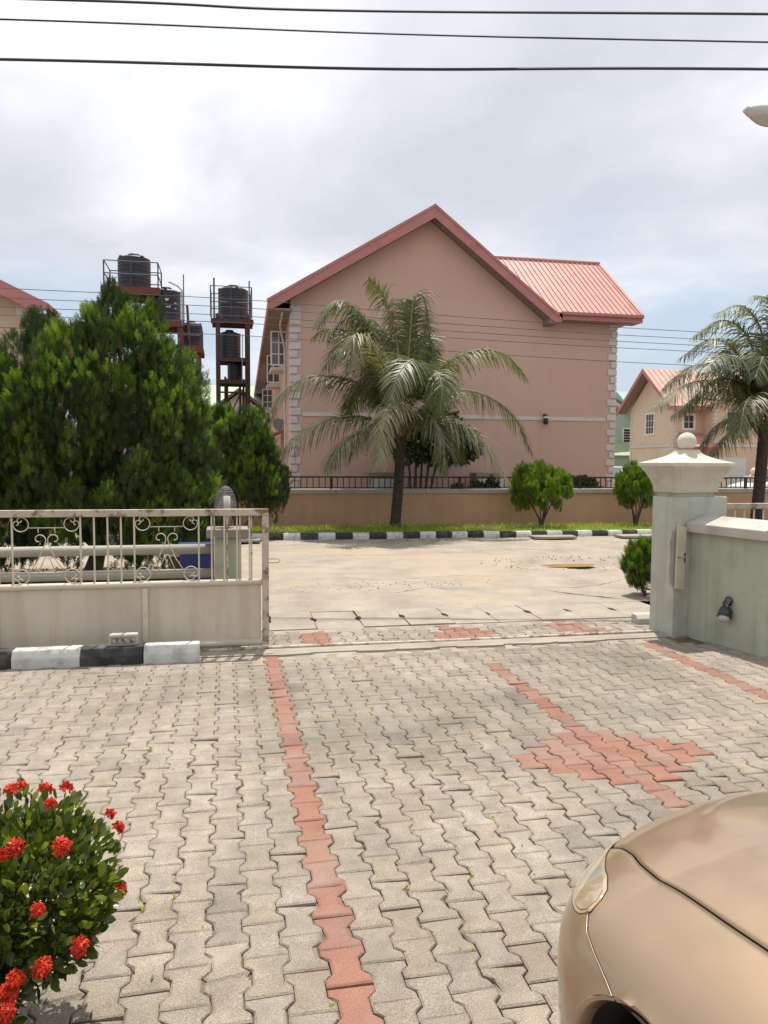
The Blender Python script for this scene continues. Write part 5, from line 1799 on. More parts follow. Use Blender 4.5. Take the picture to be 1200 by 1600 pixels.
# ---- coconut palms
def frond(root, pts, mats, seed, width=.62, nleaf=104):
    rr = np.random.default_rng(seed)
    P = catmull(pts, 48)
    L_ = np.concatenate([[0], np.cumsum(np.linalg.norm(np.diff(P, axis=0), axis=1))])
    tot = L_[-1]
    vs, qs, mi = [], [], []
    twist = rr.normal() * .25
    for i in range(nleaf):
        u = .14 + .86 * i / (nleaf - 1)
        s = u * tot
        p = np.array([np.interp(s, L_, P[:, k]) for k in range(3)])
        p2 = np.array([np.interp(min(tot, s + .05), L_, P[:, k]) for k in range(3)])
        p1 = np.array([np.interp(max(0, s - .05), L_, P[:, k]) for k in range(3)])
        t = p2 - p1; t /= np.linalg.norm(t)
        upv = np.array([0, 0, 1.0])
        sd = np.cross(t, upv)
        if np.linalg.norm(sd) < .25:
            rad = np.array([p[0], p[1], 0]); rad /= (np.linalg.norm(rad) + 1e-6)
            sd = np.cross(t, -rad) + sd
        sd /= np.linalg.norm(sd)
        sd = sd * math.cos(twist) + np.cross(t, sd) * math.sin(twist)
        nrm = np.cross(sd, t)
        ln = width * (math.sin(PI * min(1, .16 + .80 * u)) ** .7) * rr.uniform(.85, 1.1)
        for sg in (-1, 1):
            d = sd * sg * .80 + t * (.42 + .35 * u) + nrm * rr.uniform(-.1, .3) + rr.normal(size=3) * .09
            d /= np.linalg.norm(d)
            w = .0165 * rr.uniform(.75, 1.2)
            q = p.copy()
            wdir = np.cross(d, nrm); wdir /= np.linalg.norm(wdir)
            k0 = len(vs)
            droop = rr.uniform(.55, 1.35)
            for j in range(4):
                f = j / 3
                ww = w * (1 - .8 * f ** 1.5)
                vs.append(q - wdir * ww); vs.append(q + wdir * ww)
                d2 = d + np.array([0, 0, -1.0]) * droop * (f + .15) * 1.7
                d2 /= np.linalg.norm(d2)
                q = q + d2 * ln / 3
                wdir = np.cross(d2, nrm); nw = np.linalg.norm(wdir)
                wdir = wdir / nw if nw > 1e-3 else sd
            for j in range(3):
                qs.append((k0 + 2 * j, k0 + 2 * j + 1, k0 + 2 * j + 3, k0 + 2 * j + 2))
                mi.append(0)
    k0 = len(vs)
    b = MB().tube([tuple(p) for p in P], [.034 * (1 - .85 * k / 47) + .004 for k in range(48)], 6, False)
    vs += [np.array(v) for v in b.v]
    qs += [tuple(i + k0 for i in f) for f in b.p]
    mi += [1] * len(b.p)
    me = fast_mesh('frond', np.array(vs), [np.array(qs)], mi)
    o = link('frond', me, root, [mats[0], mats[1]])
    return o


def palm(root, trunk_pts, r0, r1, heart, fronds, dry_set, fresh_set, seed):
    P = catmull(trunk_pts, 40)
    rads = [r0 + (r1 - r0) * (k / 39) + (.09 * max(0, 1 - k / 5)) + .007 * (k % 2) for k in range(40)]
    MB().tube([tuple(p) for p in P], rads, 14).build('trunk', MT['palm_bark'], root)
    # old leaf bases, one by one
    for k in range(14):
        a = k * 2.4; z = heart[2] - .45 + .05 * k
        P2 = catmull([(heart[0] + .10 * math.cos(a), heart[1] + .10 * math.sin(a), z - .12), (heart[0] + .17 * math.cos(a), heart[1] + .17 * math.sin(a), z + .08), (heart[0] + .26 * math.cos(a), heart[1] + .26 * math.sin(a), z + .26)], 6)
        MB().tube([tuple(p) for p in P2], [.06, .055, .05, .045, .038, .03], 6).build('leaf_base', MT['fibre'], root, True)
    for i, f in enumerate(fronds):
        pts = [(heart[0] * .6 + .4 * (f[0][0] + heart[0]), heart[1], heart[2] + min(0.0, f[0][2]) * .6)] + [(a + heart[0], b + heart[1], c + heart[2]) for a, b, c in f]
        mm = MT['palm_dry'] if i in dry_set else (MT['palm_fresh'] if i in fresh_set else MT['palm'])
        frond(root, pts, (mm, MT['rachis']), seed + i, .92 if len(f) > 4 else .96)


FR = [
    [(-0.1, 0.0, -0.08), (-1.06, 0.1, 0.76), (-2.17, 0.2, 0.92), (-2.94, 0.3, 0.45), (-3.18, 0.3, -0.27)],
    [(-0.13, 0.0, -0.34), (-1.13, -0.3, -0.04), (-2.22, -0.5, -0.29), (-3.14, -0.6, -1.04)],
    [(-0.12, 0.0, -0.47), (-0.97, -0.7, -0.38), (-1.65, -1.2, -0.7), (-2.01, -1.4, -1.32)],
    [(-0.03, 0.0, -0.39), (-0.21, -0.9, 0.09), (-0.63, -1.6, 0.15), (-0.93, -2.1, -0.34), (-1.03, -2.3, -1.17)],
    [(0.13, 0.0, -0.08), (1.22, 0.2, 0.64), (2.26, 0.3, 0.57), (3.09, 0.4, -0.0), (3.54, 0.4, -0.87)],
    [(0.19, 0.0, 0.16), (0.88, -0.4, 1.14), (1.66, -0.7, 1.55), (2.31, -0.9, 1.43), (2.8, -1.0, 0.9)],
    [(0.16, 0.0, -0.28), (1.02, -0.5, -0.04), (1.78, -0.9, -0.63), (2.38, -1.1, -1.61)],
    [(-0.1, 0.0, 0.46), (-0.5, 0.4, 1.82), (-1.07, 0.6, 2.65), (-1.61, 0.7, 2.68), (-1.99, 0.7, 2.12)],
    [(-0.0, 0.0, 0.62), (-0.11, 0.3, 1.97), (-0.36, 0.5, 2.93), (-0.72, 0.6, 3.36)],
    [(0.12, 0.0, 0.62), (0.22, 0.1, 2.03), (0.32, 0.1, 2.88), (0.58, 0.1, 2.82), (0.75, 0.1, 1.66)],
    [(-0.13, 0.0, 0.39), (-0.6, 0.5, 1.44), (-1.16, 1.0, 2.12), (-1.69, 1.3, 2.23), (-2.04, 1.4, 2.02)],
    [(-0.1, 0.0, 0.31), (-0.62, -0.8, 1.05), (-1.16, -1.3, 1.61), (-1.5, -1.6, 1.58), (-1.5, -1.8, 0.9)],
    [(0.09, 0.0, 0.31), (0.12, -0.9, 0.91), (-0.1, -1.5, 1.17), (-0.55, -2.0, 0.77), (-0.76, -2.2, 0.2)],
    [(0.13, 0.0, 0.16), (0.33, -0.7, 0.72), (0.5, -1.2, 0.96), (0.54, -1.6, 0.56), (0.46, -1.8, -0.02)],
    [(0.03, 0.0, 0.16), (0.57, 0.9, 1.36), (1.18, 1.6, 1.64), (1.78, 2.1, 1.03)],
    [(-0.03, 0.0, 0.15), (-0.43, 0.9, 0.85), (-0.82, 1.5, 0.73), (-1.11, 1.8, 0.08)],
    [(0.1, 0.0, -0.15), (0.77, 1.0, 0.07), (1.5, 1.3, -0.21), (2.0, 1.35, -1.08)],
    [(-0.04, 0.0, 0.54), (-0.11, 0.9, 1.83), (-0.53, 1.2, 2.52), (-0.81, 1.35, 2.23)],
    [(0.06, 0.0, 0.78), (0.24, 0.5, 2.31), (0.2, 0.7, 2.9), (0.51, 0.8, 2.9)],
    [(0.0, 0.0, -0.23), (-0.26, 0.9, -0.03), (-0.82, 1.2, -0.43), (-1.12, 1.3, -1.1)],
    [(0.13, 0.0, -0.23), (0.43, -0.8, -0.04), (0.67, -1.2, -0.5), (0.7, -1.4, -1.31)],
    [(-0.13, 0.0, 0.15), (-0.98, -0.3, 1.32), (-1.62, -0.5, 1.49), (-2.01, -0.6, 1.03)],
    [(0.05, 0.0, 0.5), (0.35, 0.6, 1.7), (0.8, 1.0, 2.1), (1.1, 1.2, 1.6)],
    [(-0.1, 0.0, 0.4), (-0.75, 0.3, 1.7), (-1.3, 0.4, 2.0), (-1.7, 0.4, 1.5)],
]
def turned(f, a, k=1.0):
    c, s_ = math.cos(a), math.sin(a)
    return [(x * c - y * s_, x * s_ + y * c, z * k) for x, y, z in f]


FR += [turned(FR[7], .4, .98), turned(FR[10], -.5, 1.05), turned(FR[7], -.35, .92)]
PB = (4.05, 18.35, 0.06)
pm = empty('coconut_palm', PB, 0, 'young coconut palm with drooping fronds in front of the pink gable', 'palm tree', 'coconut palms on the far verge')
HT = (4.2328 - PB[0], .05, 2.8557 - PB[2])
palm(pm, [(0, 0, -.1), (.07, 0, .75), (.13, .02, 1.6), (HT[0], HT[1], HT[2] - .1)], .125, .115, HT, FR, {3, 6, 11}, {5, 8, 9, 13, 14}, 100)

FR2 = [
    [(-0.12, 0.0, 0.16), (-1.21, -0.2, 0.77), (-2.42, -0.4, 0.75), (-3.46, -0.5, 0.14)],
    [(-0.13, 0.0, 0.41), (-1.06, -0.2, 1.56), (-1.86, -0.3, 1.84), (-2.69, -0.3, 1.34)],
    [(-0.1, 0.0, 0.57), (-0.42, 0.2, 1.97), (-1.1, 0.3, 2.44), (-1.91, 0.3, 2.01)],
    [(-0.05, 0.0, 0.65), (-0.05, 0.2, 2.14), (-0.56, 0.3, 2.82), (-1.29, 0.3, 2.6)],
    [(-0.03, 0.0, 0.73), (0.08, 0.0, 2.12), (-0.05, 0.0, 2.92), (-0.43, 0.0, 3.03)],
    [(-0.11, 0.0, -0.17), (-1.03, -0.5, -0.28), (-1.92, -0.9, -0.7), (-2.46, -1.1, -1.39)],
    [(-0.11, 0.0, -0.0), (-0.26, 0.7, 0.04), (-0.56, 1.2, -0.19), (-0.89, 1.4, -0.8)],
    [(-0.12, 0.0, 0.16), (-0.5, 0.8, 0.72), (-1.04, 1.4, 0.59), (-1.66, 1.6, 0.06)],
    [(-0.08, 0.0, 0.08), (-1.0, -0.9, 0.39), (-1.71, -1.5, 0.18), (-2.07, -1.8, -0.58)],
    [(-0.1, 0.0, 0.49), (-1.15, -0.7, 1.18), (-2.06, -1.1, 1.33), (-2.75, -1.4, 0.9)],
    [(0.1, 0.0, 0.3), (1.1, 0.2, 1.2), (2.2, 0.3, 1.2), (3.1, 0.3, 0.4)],
    [(0.1, 0.0, 0.1), (1.1, -0.4, 0.5), (2.1, -0.7, 0.2), (2.8, -0.8, -0.7)],
    [(0.05, 0.0, 0.6), (0.5, 0.2, 2.0), (1.1, 0.3, 2.6), (1.9, 0.3, 2.2)],
    [(0.05, 0.0, 0.1), (0.3, -1.0, 0.7), (0.4, -1.9, 0.4), (0.4, -2.4, -0.5)],
    [(-0.1, 0.0, 0.3), (-0.9, 0.4, 1.2), (-1.7, 0.7, 1.3), (-2.4, 0.8, 0.7)],
    [(-0.1, 0.0, 0.2), (-0.8, 0.2, 0.9), (-1.5, 0.3, 0.8), (-2.1, 0.3, 0.1)],
    [(-0.1, 0.0, 0.3), (-0.6, -0.6, 1.2), (-1.0, -1.1, 1.3), (-1.4, -1.4, 0.8)],
]
PB2 = (13.45, 17.5, 0.06)
pm2 = empty('coconut_palm', PB2, 0, 'coconut palm half cut off by the right edge, in front of the cream house', 'palm tree', 'coconut palms on the far verge')
HT2 = (.18, 0, 2.91)
palm(pm2, [(0, 0, -.1), (.06, 0, .8), (.12, 0, 1.8), (HT2[0], 0, HT2[2] - .1)], .15, .13, HT2, FR2, {0}, {2, 3, 4}, 300)


# ---- broad-leaved plants
def leaf_tpl():
    # folded elliptical leaf along +z
    return [(0, 0, 0), (.26, .07, .38), (.23, .06, .72), (0, .02, 1.0), (-.23, .06, .72), (-.26, .07, .38), (0, -.02, .5)], [(0, 1, 6), (1, 2, 6), (2, 3, 6), (3, 4, 6), (4, 5, 6), (5, 0, 6)]


LV, LF_ = leaf_tpl()


def leafy(root, name, offset, lobes, n, size, m, up=.3, shell=.6):
    TM = []
    for k in range(n):
        l = lobes[rng.integers(len(lobes))]
        d = rng.normal(size=3); d /= np.linalg.norm(d)
        rad = rng.uniform(shell ** 3, 1) ** (1 / 3)
        p = np.array(l[:3]) + d * np.array(l[3:]) * rad
        dirn = d + np.array([0, 0, up]) + rng.normal(size=3) * .55
        TM.append(m4(rot_to(dirn, rng.uniform(0, 6.28)), p - np.array(offset), size * rng.uniform(.6, 1.25)))
    V, F = merge(LV, LF_, TM)
    return link(name, fast_mesh(name, V, [F]), root, [m])


bt = empty('shade_tree', (5.4, 21.2, .3), 0, 'dark broad leaved tree with several bare stems behind the palm trunk', 'tree')
leafy(bt, 'crown', (5.4, 21.2, .3), [(6.0, 21.2, 2.35, .95, .55, .75), (6.6, 21.2, 2.2, .6, .5, .5), (5.2, 21.2, 2.3, .75, .5, .6), (5.9, 21.2, 2.8, .7, .5, .5)], 4200, .15, MT['broadleaf'], .1, .3)
for k, (dx, dz) in enumerate(((-.35, 1.5), (-.12, 1.7), (.1, 1.8), (.35, 1.7), (.6, 1.6))):
    P = catmull([(.08 * (k - 2), 0, -.3), (.05 * (k - 2) + dx * .4, .05, .6), (dx, 0, dz), (dx * 2.2, 0, dz + .6)], 10)
    MB().tube([tuple(p) for p in P], [.05 - .0035 * q_ for q_ in range(10)], 7).build('stem', MT['bark'], bt, True)
for i, (x, y, z, r_, h, n, lab) in enumerate(((6.35, 20.6, .95, .16, .16, 240, 'small dark pot plant behind the railing, first right of the palm'),
                                          (6.95, 20.6, .98, .26, .20, 420, 'low leafy plant behind the railing, left of the fan unit'),
                                          (7.35, 20.5, 1.05, .16, .28, 300, 'upright dark plant behind the railing, right beside the fan unit'),
                                          (10.1, 20.9, 1.05, .70, .26, 1400, 'wide dark shrub behind the railing, right of the round bush'))):
    p_ = empty('garden_plant', (x, y, .3), 0, lab, 'plant', 'plants behind the railing')
    leafy(p_, 'foliage', (0, 0, 0), [(0, 0, z - .3, r_, r_ * .7, h)], n, .11, MT['broadleaf'], .4, .2)
    MB().tube([(0, 0, -.4), (.01, 0, .2), (0, .01, z - .3)], [.03, .025, .02], 6).build('stem', MT['bark'], p_, True)
dr = empty('spiky_plant', (9.25, 20.6, .3), 0, 'dark spiky plant above the railing, just right of the round bush', 'plant')
TM = []
for k in range(60):
    TM.append(m4(rot_to((random.gauss(0, .7), random.gauss(0, .7), random.uniform(.2, 1)), random.uniform(0, 6)) * np.array([.25, 1, 1]), (random.gauss(0, .03), random.gauss(0, .03), 1.0 + random.gauss(0, .06)), random.uniform(.22, .36)))
V, F = merge(LV, LF_, TM)
link('rosette', fast_mesh('rosette', V, [F]), dr, [mat('purple_leaf', (.035, .022, .024), .5, .3, 9, 0)])
MB().tube([(0, 0, -.4), (.02, 0, .5), (0, 0, 1.0)], [.03, .025, .025], 6).build('stem', MT['bark'], dr, True)

# ---- ixora bush in the left foreground
IX = (-.66, 2.36, 0)
ix = empty('ixora_bush', IX, 0, 'flowering bush with glossy leaves and orange red flower clusters at the lower left', 'bush')
ilobes = [(.01, .02, .46, .32, .30, .27), (.07, .05, .44, .26, .24, .22), (-.18, .02, .40, .30, .28, .30), (-.32, -.05, .34, .30, .28, .28), (.08, -.02, .40, .22, .22, .19), (-.12, -.18, .32, .24, .2, .22)]
leaf_items = []
for k in range(9500):
    l = ilobes[rng.integers(len(ilobes))]
    d = rng.normal(size=3); d /= np.linalg.norm(d)
    rad = rng.uniform(.22, 1) ** (1 / 3)
    p = np.array(l[:3]) + d * np.array(l[3:]) * rad
    if p[2] < .07: continue
    dirn = d * .9 + np.array([0, 0, .55]) + rng.normal(size=3) * .5
    leaf_items.append((p, m4(rot_to(dirn, rng.uniform(0, 6.28)), p, .039 * rng.uniform(.5, 1.3)), rad > .84 and d[2] > -.1 and rng.random() < .36))
cl = Vector((0, 0, 1.73)) - Vector(IX)
leaf_items.sort(key=lambda t: np.linalg.norm(t[0] - np.array(cl)))
lm = [bpy.data.meshes.new('leaf') for _ in range(2)]
for me_, mm in zip(lm, ('ixora', 'ixora_tip')):
    me_.from_pydata(LV, [], LF_); me_.materials.append(MT[mm])
for p, M_, young in leaf_items[:300]:
    o = bpy.data.objects.new('leaf', lm[1 if young else 0]); COL.objects.link(o); o.parent = ix
    o.matrix_local = Matrix([list(r_) for r_ in M_])
for young in (False, True):
    sub = [M_ for p, M_, y_ in leaf_items[300:] if y_ == young]
    V, F = merge(LV, LF_, sub)
    o = link('foliage', fast_mesh('foliage', V, [F]), ix, [MT['ixora_tip' if young else 'ixora']])
    o['kind'] = 'stuff'
for k in range(9):
    a = k * .7
    P = catmull([(-.12 + .03 * math.cos(a), .03 * math.sin(a), -.02), (-.12 + .10 * math.cos(a), .08 * math.sin(a), .2), (-.12 + .2 * math.cos(a), .16 * math.sin(a), .40)], 7)
    MB().tube([tuple(p) for p in P], [.013 - .0012 * q_ for q_ in range(7)], 6).build('stem', MT['palm_bark'], ix, True)


def flower_cluster(c, r_, nrm):
    """a domed head of four-petalled flowers"""
    b = MB()
    nrm = Vector(nrm).normalized()
    n = 30
    for k in range(n):
        ph = math.acos(1 - 1.05 * (k + .5) / n); th_ = k * 2.39996
        d = Vector((math.sin(ph) * math.cos(th_), math.sin(ph) * math.sin(th_), math.cos(ph)))
        Rm = nrm.to_track_quat('Z', 'Y').to_matrix()
        d = (Rm @ d).normalized()
        p = Vector(c) + d * r_ * random.uniform(.8, 1.15)
        fm = (d + Vector((random.gauss(0, .25), random.gauss(0, .25), random.gauss(0, .25)))).normalized().to_track_quat('Z', 'Y').to_matrix()
        a0 = random.uniform(0, 1.5)
        for q_ in range(4):
            a = a0 + q_ * PI / 2
            s = .013 * random.uniform(.8, 1.15)
            e = fm @ Vector((math.cos(a), math.sin(a), .25)); w_ = fm @ Vector((-math.sin(a), math.cos(a), 0))
            k0 = len(b.v)
            b.v += [tuple(p), tuple(p + e * s * .6 + w_ * s * .32), tuple(p + e * s * 1.15), tuple(p + e * s * .6 - w_ * s * .32)]
            b.p.append((k0, k0 + 1, k0 + 2, k0 + 3))
        # corolla tube
        k0 = len(b.v)
        w_ = fm @ Vector((.0025, 0, 0)); w2 = fm @ Vector((0, .0025, 0))
        q0 = Vector(c) + (p - Vector(c)) * .15
        b.v += [tuple(q0 - w_), tuple(q0 + w_), tuple(p + w_), tuple(p - w_), tuple(q0 - w2), tuple(q0 + w2), tuple(p + w2), tuple(p - w2)]
        b.p += [(k0, k0 + 1, k0 + 2, k0 + 3), (k0 + 4, k0 + 5, k0 + 6, k0 + 7)]
    return b.build('flower_cluster', MT['petal'], ix)


IXF = []
IXF = [(0.094, 0.151, 0.686), (0.026, 0.143, 0.7), (0.153, 0.158, 0.683), (0.307, 0.12, 0.562), (0.189, -0.118, 0.632), (0.087, -0.166, 0.667),
       (0.319, 0.039, 0.409), (0.157, -0.248, 0.537), (0.246, -0.197, 0.397), (0.169, -0.268, 0.396), (0.098, -0.3, 0.363), (0.114, -0.299, 0.395),
       (0.086, -0.284, 0.301), (0.282, 0.136, 0.6), (0.015, 0.08, 0.718), (0.061, -0.19, 0.66), (0.133, 0.032, 0.692)]
IXR = [.62 * q_ for q_ in [.026, .026, .022, .020, .036, .028, .026, .018, .034, .034, .032, .028, .034, .016, .024,   .018, .012]]
for c, r_ in zip(IXF, IXR):
    n = (c[0] + .03, c[1], c[2] - .42)
    nn = Vector(n).normalized()
    flower_cluster(tuple(Vector(c) + nn * .012), r_, (nn.x, nn.y, nn.z + .3))


# ================================================================== CARS
W_, LC_, PE_, NN = .90, .587, 1.774, 2.365
CAR = (1.667, 2.183, 0)
CLEN = 4.45
zt_c = np.polyfit([0, .2, .4, .7, 1.0, 1.25], [.622, .706, .760, .843, .894, .926], 3)


def ztop(s):
    if s < 1.25: return float(np.polyval(zt_c, s))
    if s < 3.6: return .926 + .045 * (s - 1.25) / 2.35
    return .971 - .10 * ((s - 3.6) / .85) ** 2


ZS = .52


def sec(t, tend):
    """t 0..1 nose corner, 1..tend straight flank, tend..tend+1 tail corner"""
    t = max(0.0, min(TEND + 1, t))
    if t <= 1:
        th_ = t * PI / 2
        return W_ * math.sin(th_) ** (2 / PE_), LC_ * (1 - max(0, math.cos(th_)) ** (2 / PE_)), .30 + (LC_ - .30) * t
    if t <= tend:
        return W_, LC_ + t - 1, LC_ + t - 1
    v = tend + 1 - t
    th_ = v * PI / 2
    return W_ * math.sin(max(0, th_)) ** (2 / PE_), CLEN - LC_ * (1 - max(0, math.cos(th_)) ** (2 / PE_)), CLEN - (.30 + (LC_ - .30) * v)


TEND = 1 + CLEN - 2 * LC_


def cpt(t, X):
    w, s, sA = sec(t, TEND)
    X = min(1.0, max(0.0, X))
    zf = (1 - X ** NN) ** (1 / NN)
    z = ZS + (ztop(sA) - ZS) * zf
    if s < 1.4:
        e = min(1, max(0, (.60 - X) / .09)); e = e * e * (3 - 2 * e)
        z += .011 * e * min(1, max(0, (sA - .30) / .15))
    return Vector((-w * X, -(sA + (s - sA) * X), z))


def clow(t, z):
    w, s, sA = sec(t, TEND)
    q = max(0, (ZS - z) / .34)
    c = Vector((-w, -s, 0))
    cen = Vector((0, -sA, 0))
    c = cen + (c - cen) * (1 - .035 * q ** 2)
    return Vector((c.x, c.y, z))


XS_T = np.linspace(0, 6, 1201)
XS_X = np.interp(XS_T, [0, .3, .5, .56, .62, .66, .75, .9, 1.06, 1.24, 1.38, 1.7, 2.2, 9], [.955, .95, .940, .918, .862, .824, .776, .746, .733, .735, .731, .72, .72, .72])
_k = np.exp(-.5 * (np.arange(-12, 13) / 4.5) ** 2); _k /= _k.sum()
XS_X = np.convolve(np.pad(XS_X, 12, mode='edge'), _k, mode='valid')


def xs_of(t):
    return float(np.interp(t, XS_T, XS_X))


def cnorm(t, X, e=.004):
    a = cpt(t + e, X) - cpt(t - e, X)
    b = cpt(t, min(.995, X + e)) - cpt(t, X - e)
    n = a.cross(b)
    n.normalize()
    c = cpt(t, X) - Vector((0, cpt(t, 0).y, .45))
    return n if n.dot(c) > 0 else -n


car = empty('parked_car', CAR, 0.008, 'champagne gold sedan parked at the lower right with its nose towards the gate', 'car')
ts = list(np.linspace(0.0, .40, 17)) + list(np.linspace(.42, 1.0, 56)) + list(np.arange(1.012, 1.95, .012)) + list(np.arange(1.97, TEND, .07)) + list(np.linspace(TEND, TEND + 1, 26))
RD = .0024
rows_low = list(np.linspace(.19, .50, 27))
n_a, n_b = 20, 34
grid = []
for t in ts:
    col = [clow(t, z) for z in rows_low]
    X_s = xs_of(t)
    w, s, sA = sec(t, TEND)
    g = 1.0 if s < 1.25 else max(0, 1 - (s - 1.25) / .1)
    dx = RD / max(.3, W_) * 1.0
    for k in range(n_a):
        u = k / (n_a - 1)
        X = 1 - (1 - (X_s + dx)) * u ** 1.35
        col.append(cpt(t, min(1, X)))
    nrm = cnorm(t, X_s)
    rnd_ = .0022 * g
    col[-1] = col[-1] - nrm * rnd_
    col.append(cpt(t, X_s + dx * .7) - nrm * .016 * g)
    col.append(cpt(t, X_s - dx * .7) - nrm * .016 * g)
    X0 = X_s - dx
    for k in range(n_b):
        u = k / (n_b - 1)
        p = cpt(t, X0 * (1 - u ** 1.15))
        if k == 0: p = p - nrm * rnd_
        col.append(p)
    grid.append(col)
NR = len(grid[0]); NT = len(grid)
gi = len(rows_low) + n_a            # first groove-bottom row
AC, AZ, AR = .90, .33, .315         # wheel arch
ACR = 3.52


def arch_hit(p, r_=AR):
    for c in (AC, ACR):
        if math.hypot(-p.y - c, p.z - AZ) < r_: return c
    return None


def car_patch(name, r0, r1, matf, smooth=True, seal=False):
    idx = {}
    vs, fs, mi = [], [], []
    for sgn in (1, -1):
        loc_i = {}
        for i in range(NT - 1):
            for j in range(r0, r1):
                q = [(i, j), (i + 1, j), (i + 1, j + 1), (i, j + 1)]
                P = [grid[a][b] for a, b in q]
                side = all(abs(p.x) > .6 and p.z < .74 for p in P)
                if side and all(arch_hit(p) for p in P):
                    continue
                f = []
                for (a, b), p in zip(q, P):
                    if (a, b) not in loc_i:
                        p2 = p.copy()
                        c = arch_hit(p) if abs(p.x) > .6 and p.z < .74 else None
                        if c:
                            d = math.hypot(-p.y - c, p.z - AZ)
                            k = AR / max(d, 1e-6)
                            p2 = Vector((p.x, -(c + (-p.y - c) * k), AZ + (p.z - AZ) * k))
                        loc_i[(a, b)] = len(vs)
                        vs.append((p2.x * sgn, p2.y, p2.z))
                    f.append(loc_i[(a, b)])
                fs.append(tuple(f) if sgn > 0 else tuple(f[::-1]))
                mi.append(matf(i, j))
    me = bpy.data.meshes.new(name)
    me.from_pydata(vs, [], fs)
    me.polygons.foreach_set('material_index', mi)
    me.update()
    o = link(name, me, car, [MT['car'], MT['seam']], smooth)
    bm = bmesh.new(); bm.from_mesh(me)
    bmesh.ops.remove_doubles(bm, verts=bm.verts, dist=.0002)
    bmesh.ops.recalc_face_normals(bm, faces=bm.faces)
    bm.to_mesh(me); bm.free()
    return o


car_patch('body', 0, gi + 1, lambda i, j: 1 if j >= gi - 1 else 0)
car_patch('hood', gi + 1, NR - 1, lambda i, j: 1 if j == gi + 1 else 0)


def side_w(s, z):
    if z <= ZS:
        q = max(0, (ZS - z) / .34); return W_ * (1 - .035 * q * q)
    zf = min(.999, (z - ZS) / (ztop(s) - ZS)); return W_ * (1 - zf ** NN) ** (1 / NN)


for sgn in (-1, 1):
    for c in (AC, ACR):
        fl_ = MB()
        aa = np.linspace(-.28, PI + .28, 60)
        for a in aa:
            s = c + AR * math.cos(a); z = AZ + AR * math.sin(a)
            w = side_w(s, z)
            for (dw, dr_) in ((.0, .0), (.004, -.004), (.001, -.010), (-.04, -.016)):
                fl_.v.append((sgn * (w + dw), -(c + (AR + dr_) * math.cos(a)), AZ + (AR + dr_) * math.sin(a)))
        for i in range(len(aa) - 1):
            for k in range(3):
                fl_.p.append((i * 4 + k, (i + 1) * 4 + k, (i + 1) * 4 + k + 1, i * 4 + k + 1))
        o = fl_.build('arch_lip', MT['car'], car, True); fix_normals(o)
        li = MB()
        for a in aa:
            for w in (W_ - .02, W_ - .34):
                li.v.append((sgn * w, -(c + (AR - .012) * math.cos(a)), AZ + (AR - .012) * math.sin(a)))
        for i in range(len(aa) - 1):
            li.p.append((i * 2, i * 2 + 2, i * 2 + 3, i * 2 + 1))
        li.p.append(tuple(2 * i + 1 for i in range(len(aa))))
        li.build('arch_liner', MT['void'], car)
        tr_ = [(.19, -.10), (.25, -.10), (.278, -.085), (.286, -.05), (.286, .05), (.278, .085), (.25, .10), (.19, .10)]
        wo = MB().lathe(tr_, (0, 0, 0), 40).build('wheel', MT['tyre'], car, True)
        wo.rotation_euler = (0, R(90), 0)
        wo.location = (sgn * (W_ - .17), -c, .287)
        rm = MB().lathe([(.03, .09), (.05, .10), (.17, .085), (.185, .108), (.195, .108), (.195, .07), (.02, .06)], (0, 0, 0), 40).build('rim', MT['grey_metal'], wo, True)
        rm.scale = (1, 1, 1 if sgn > 0 else -1)

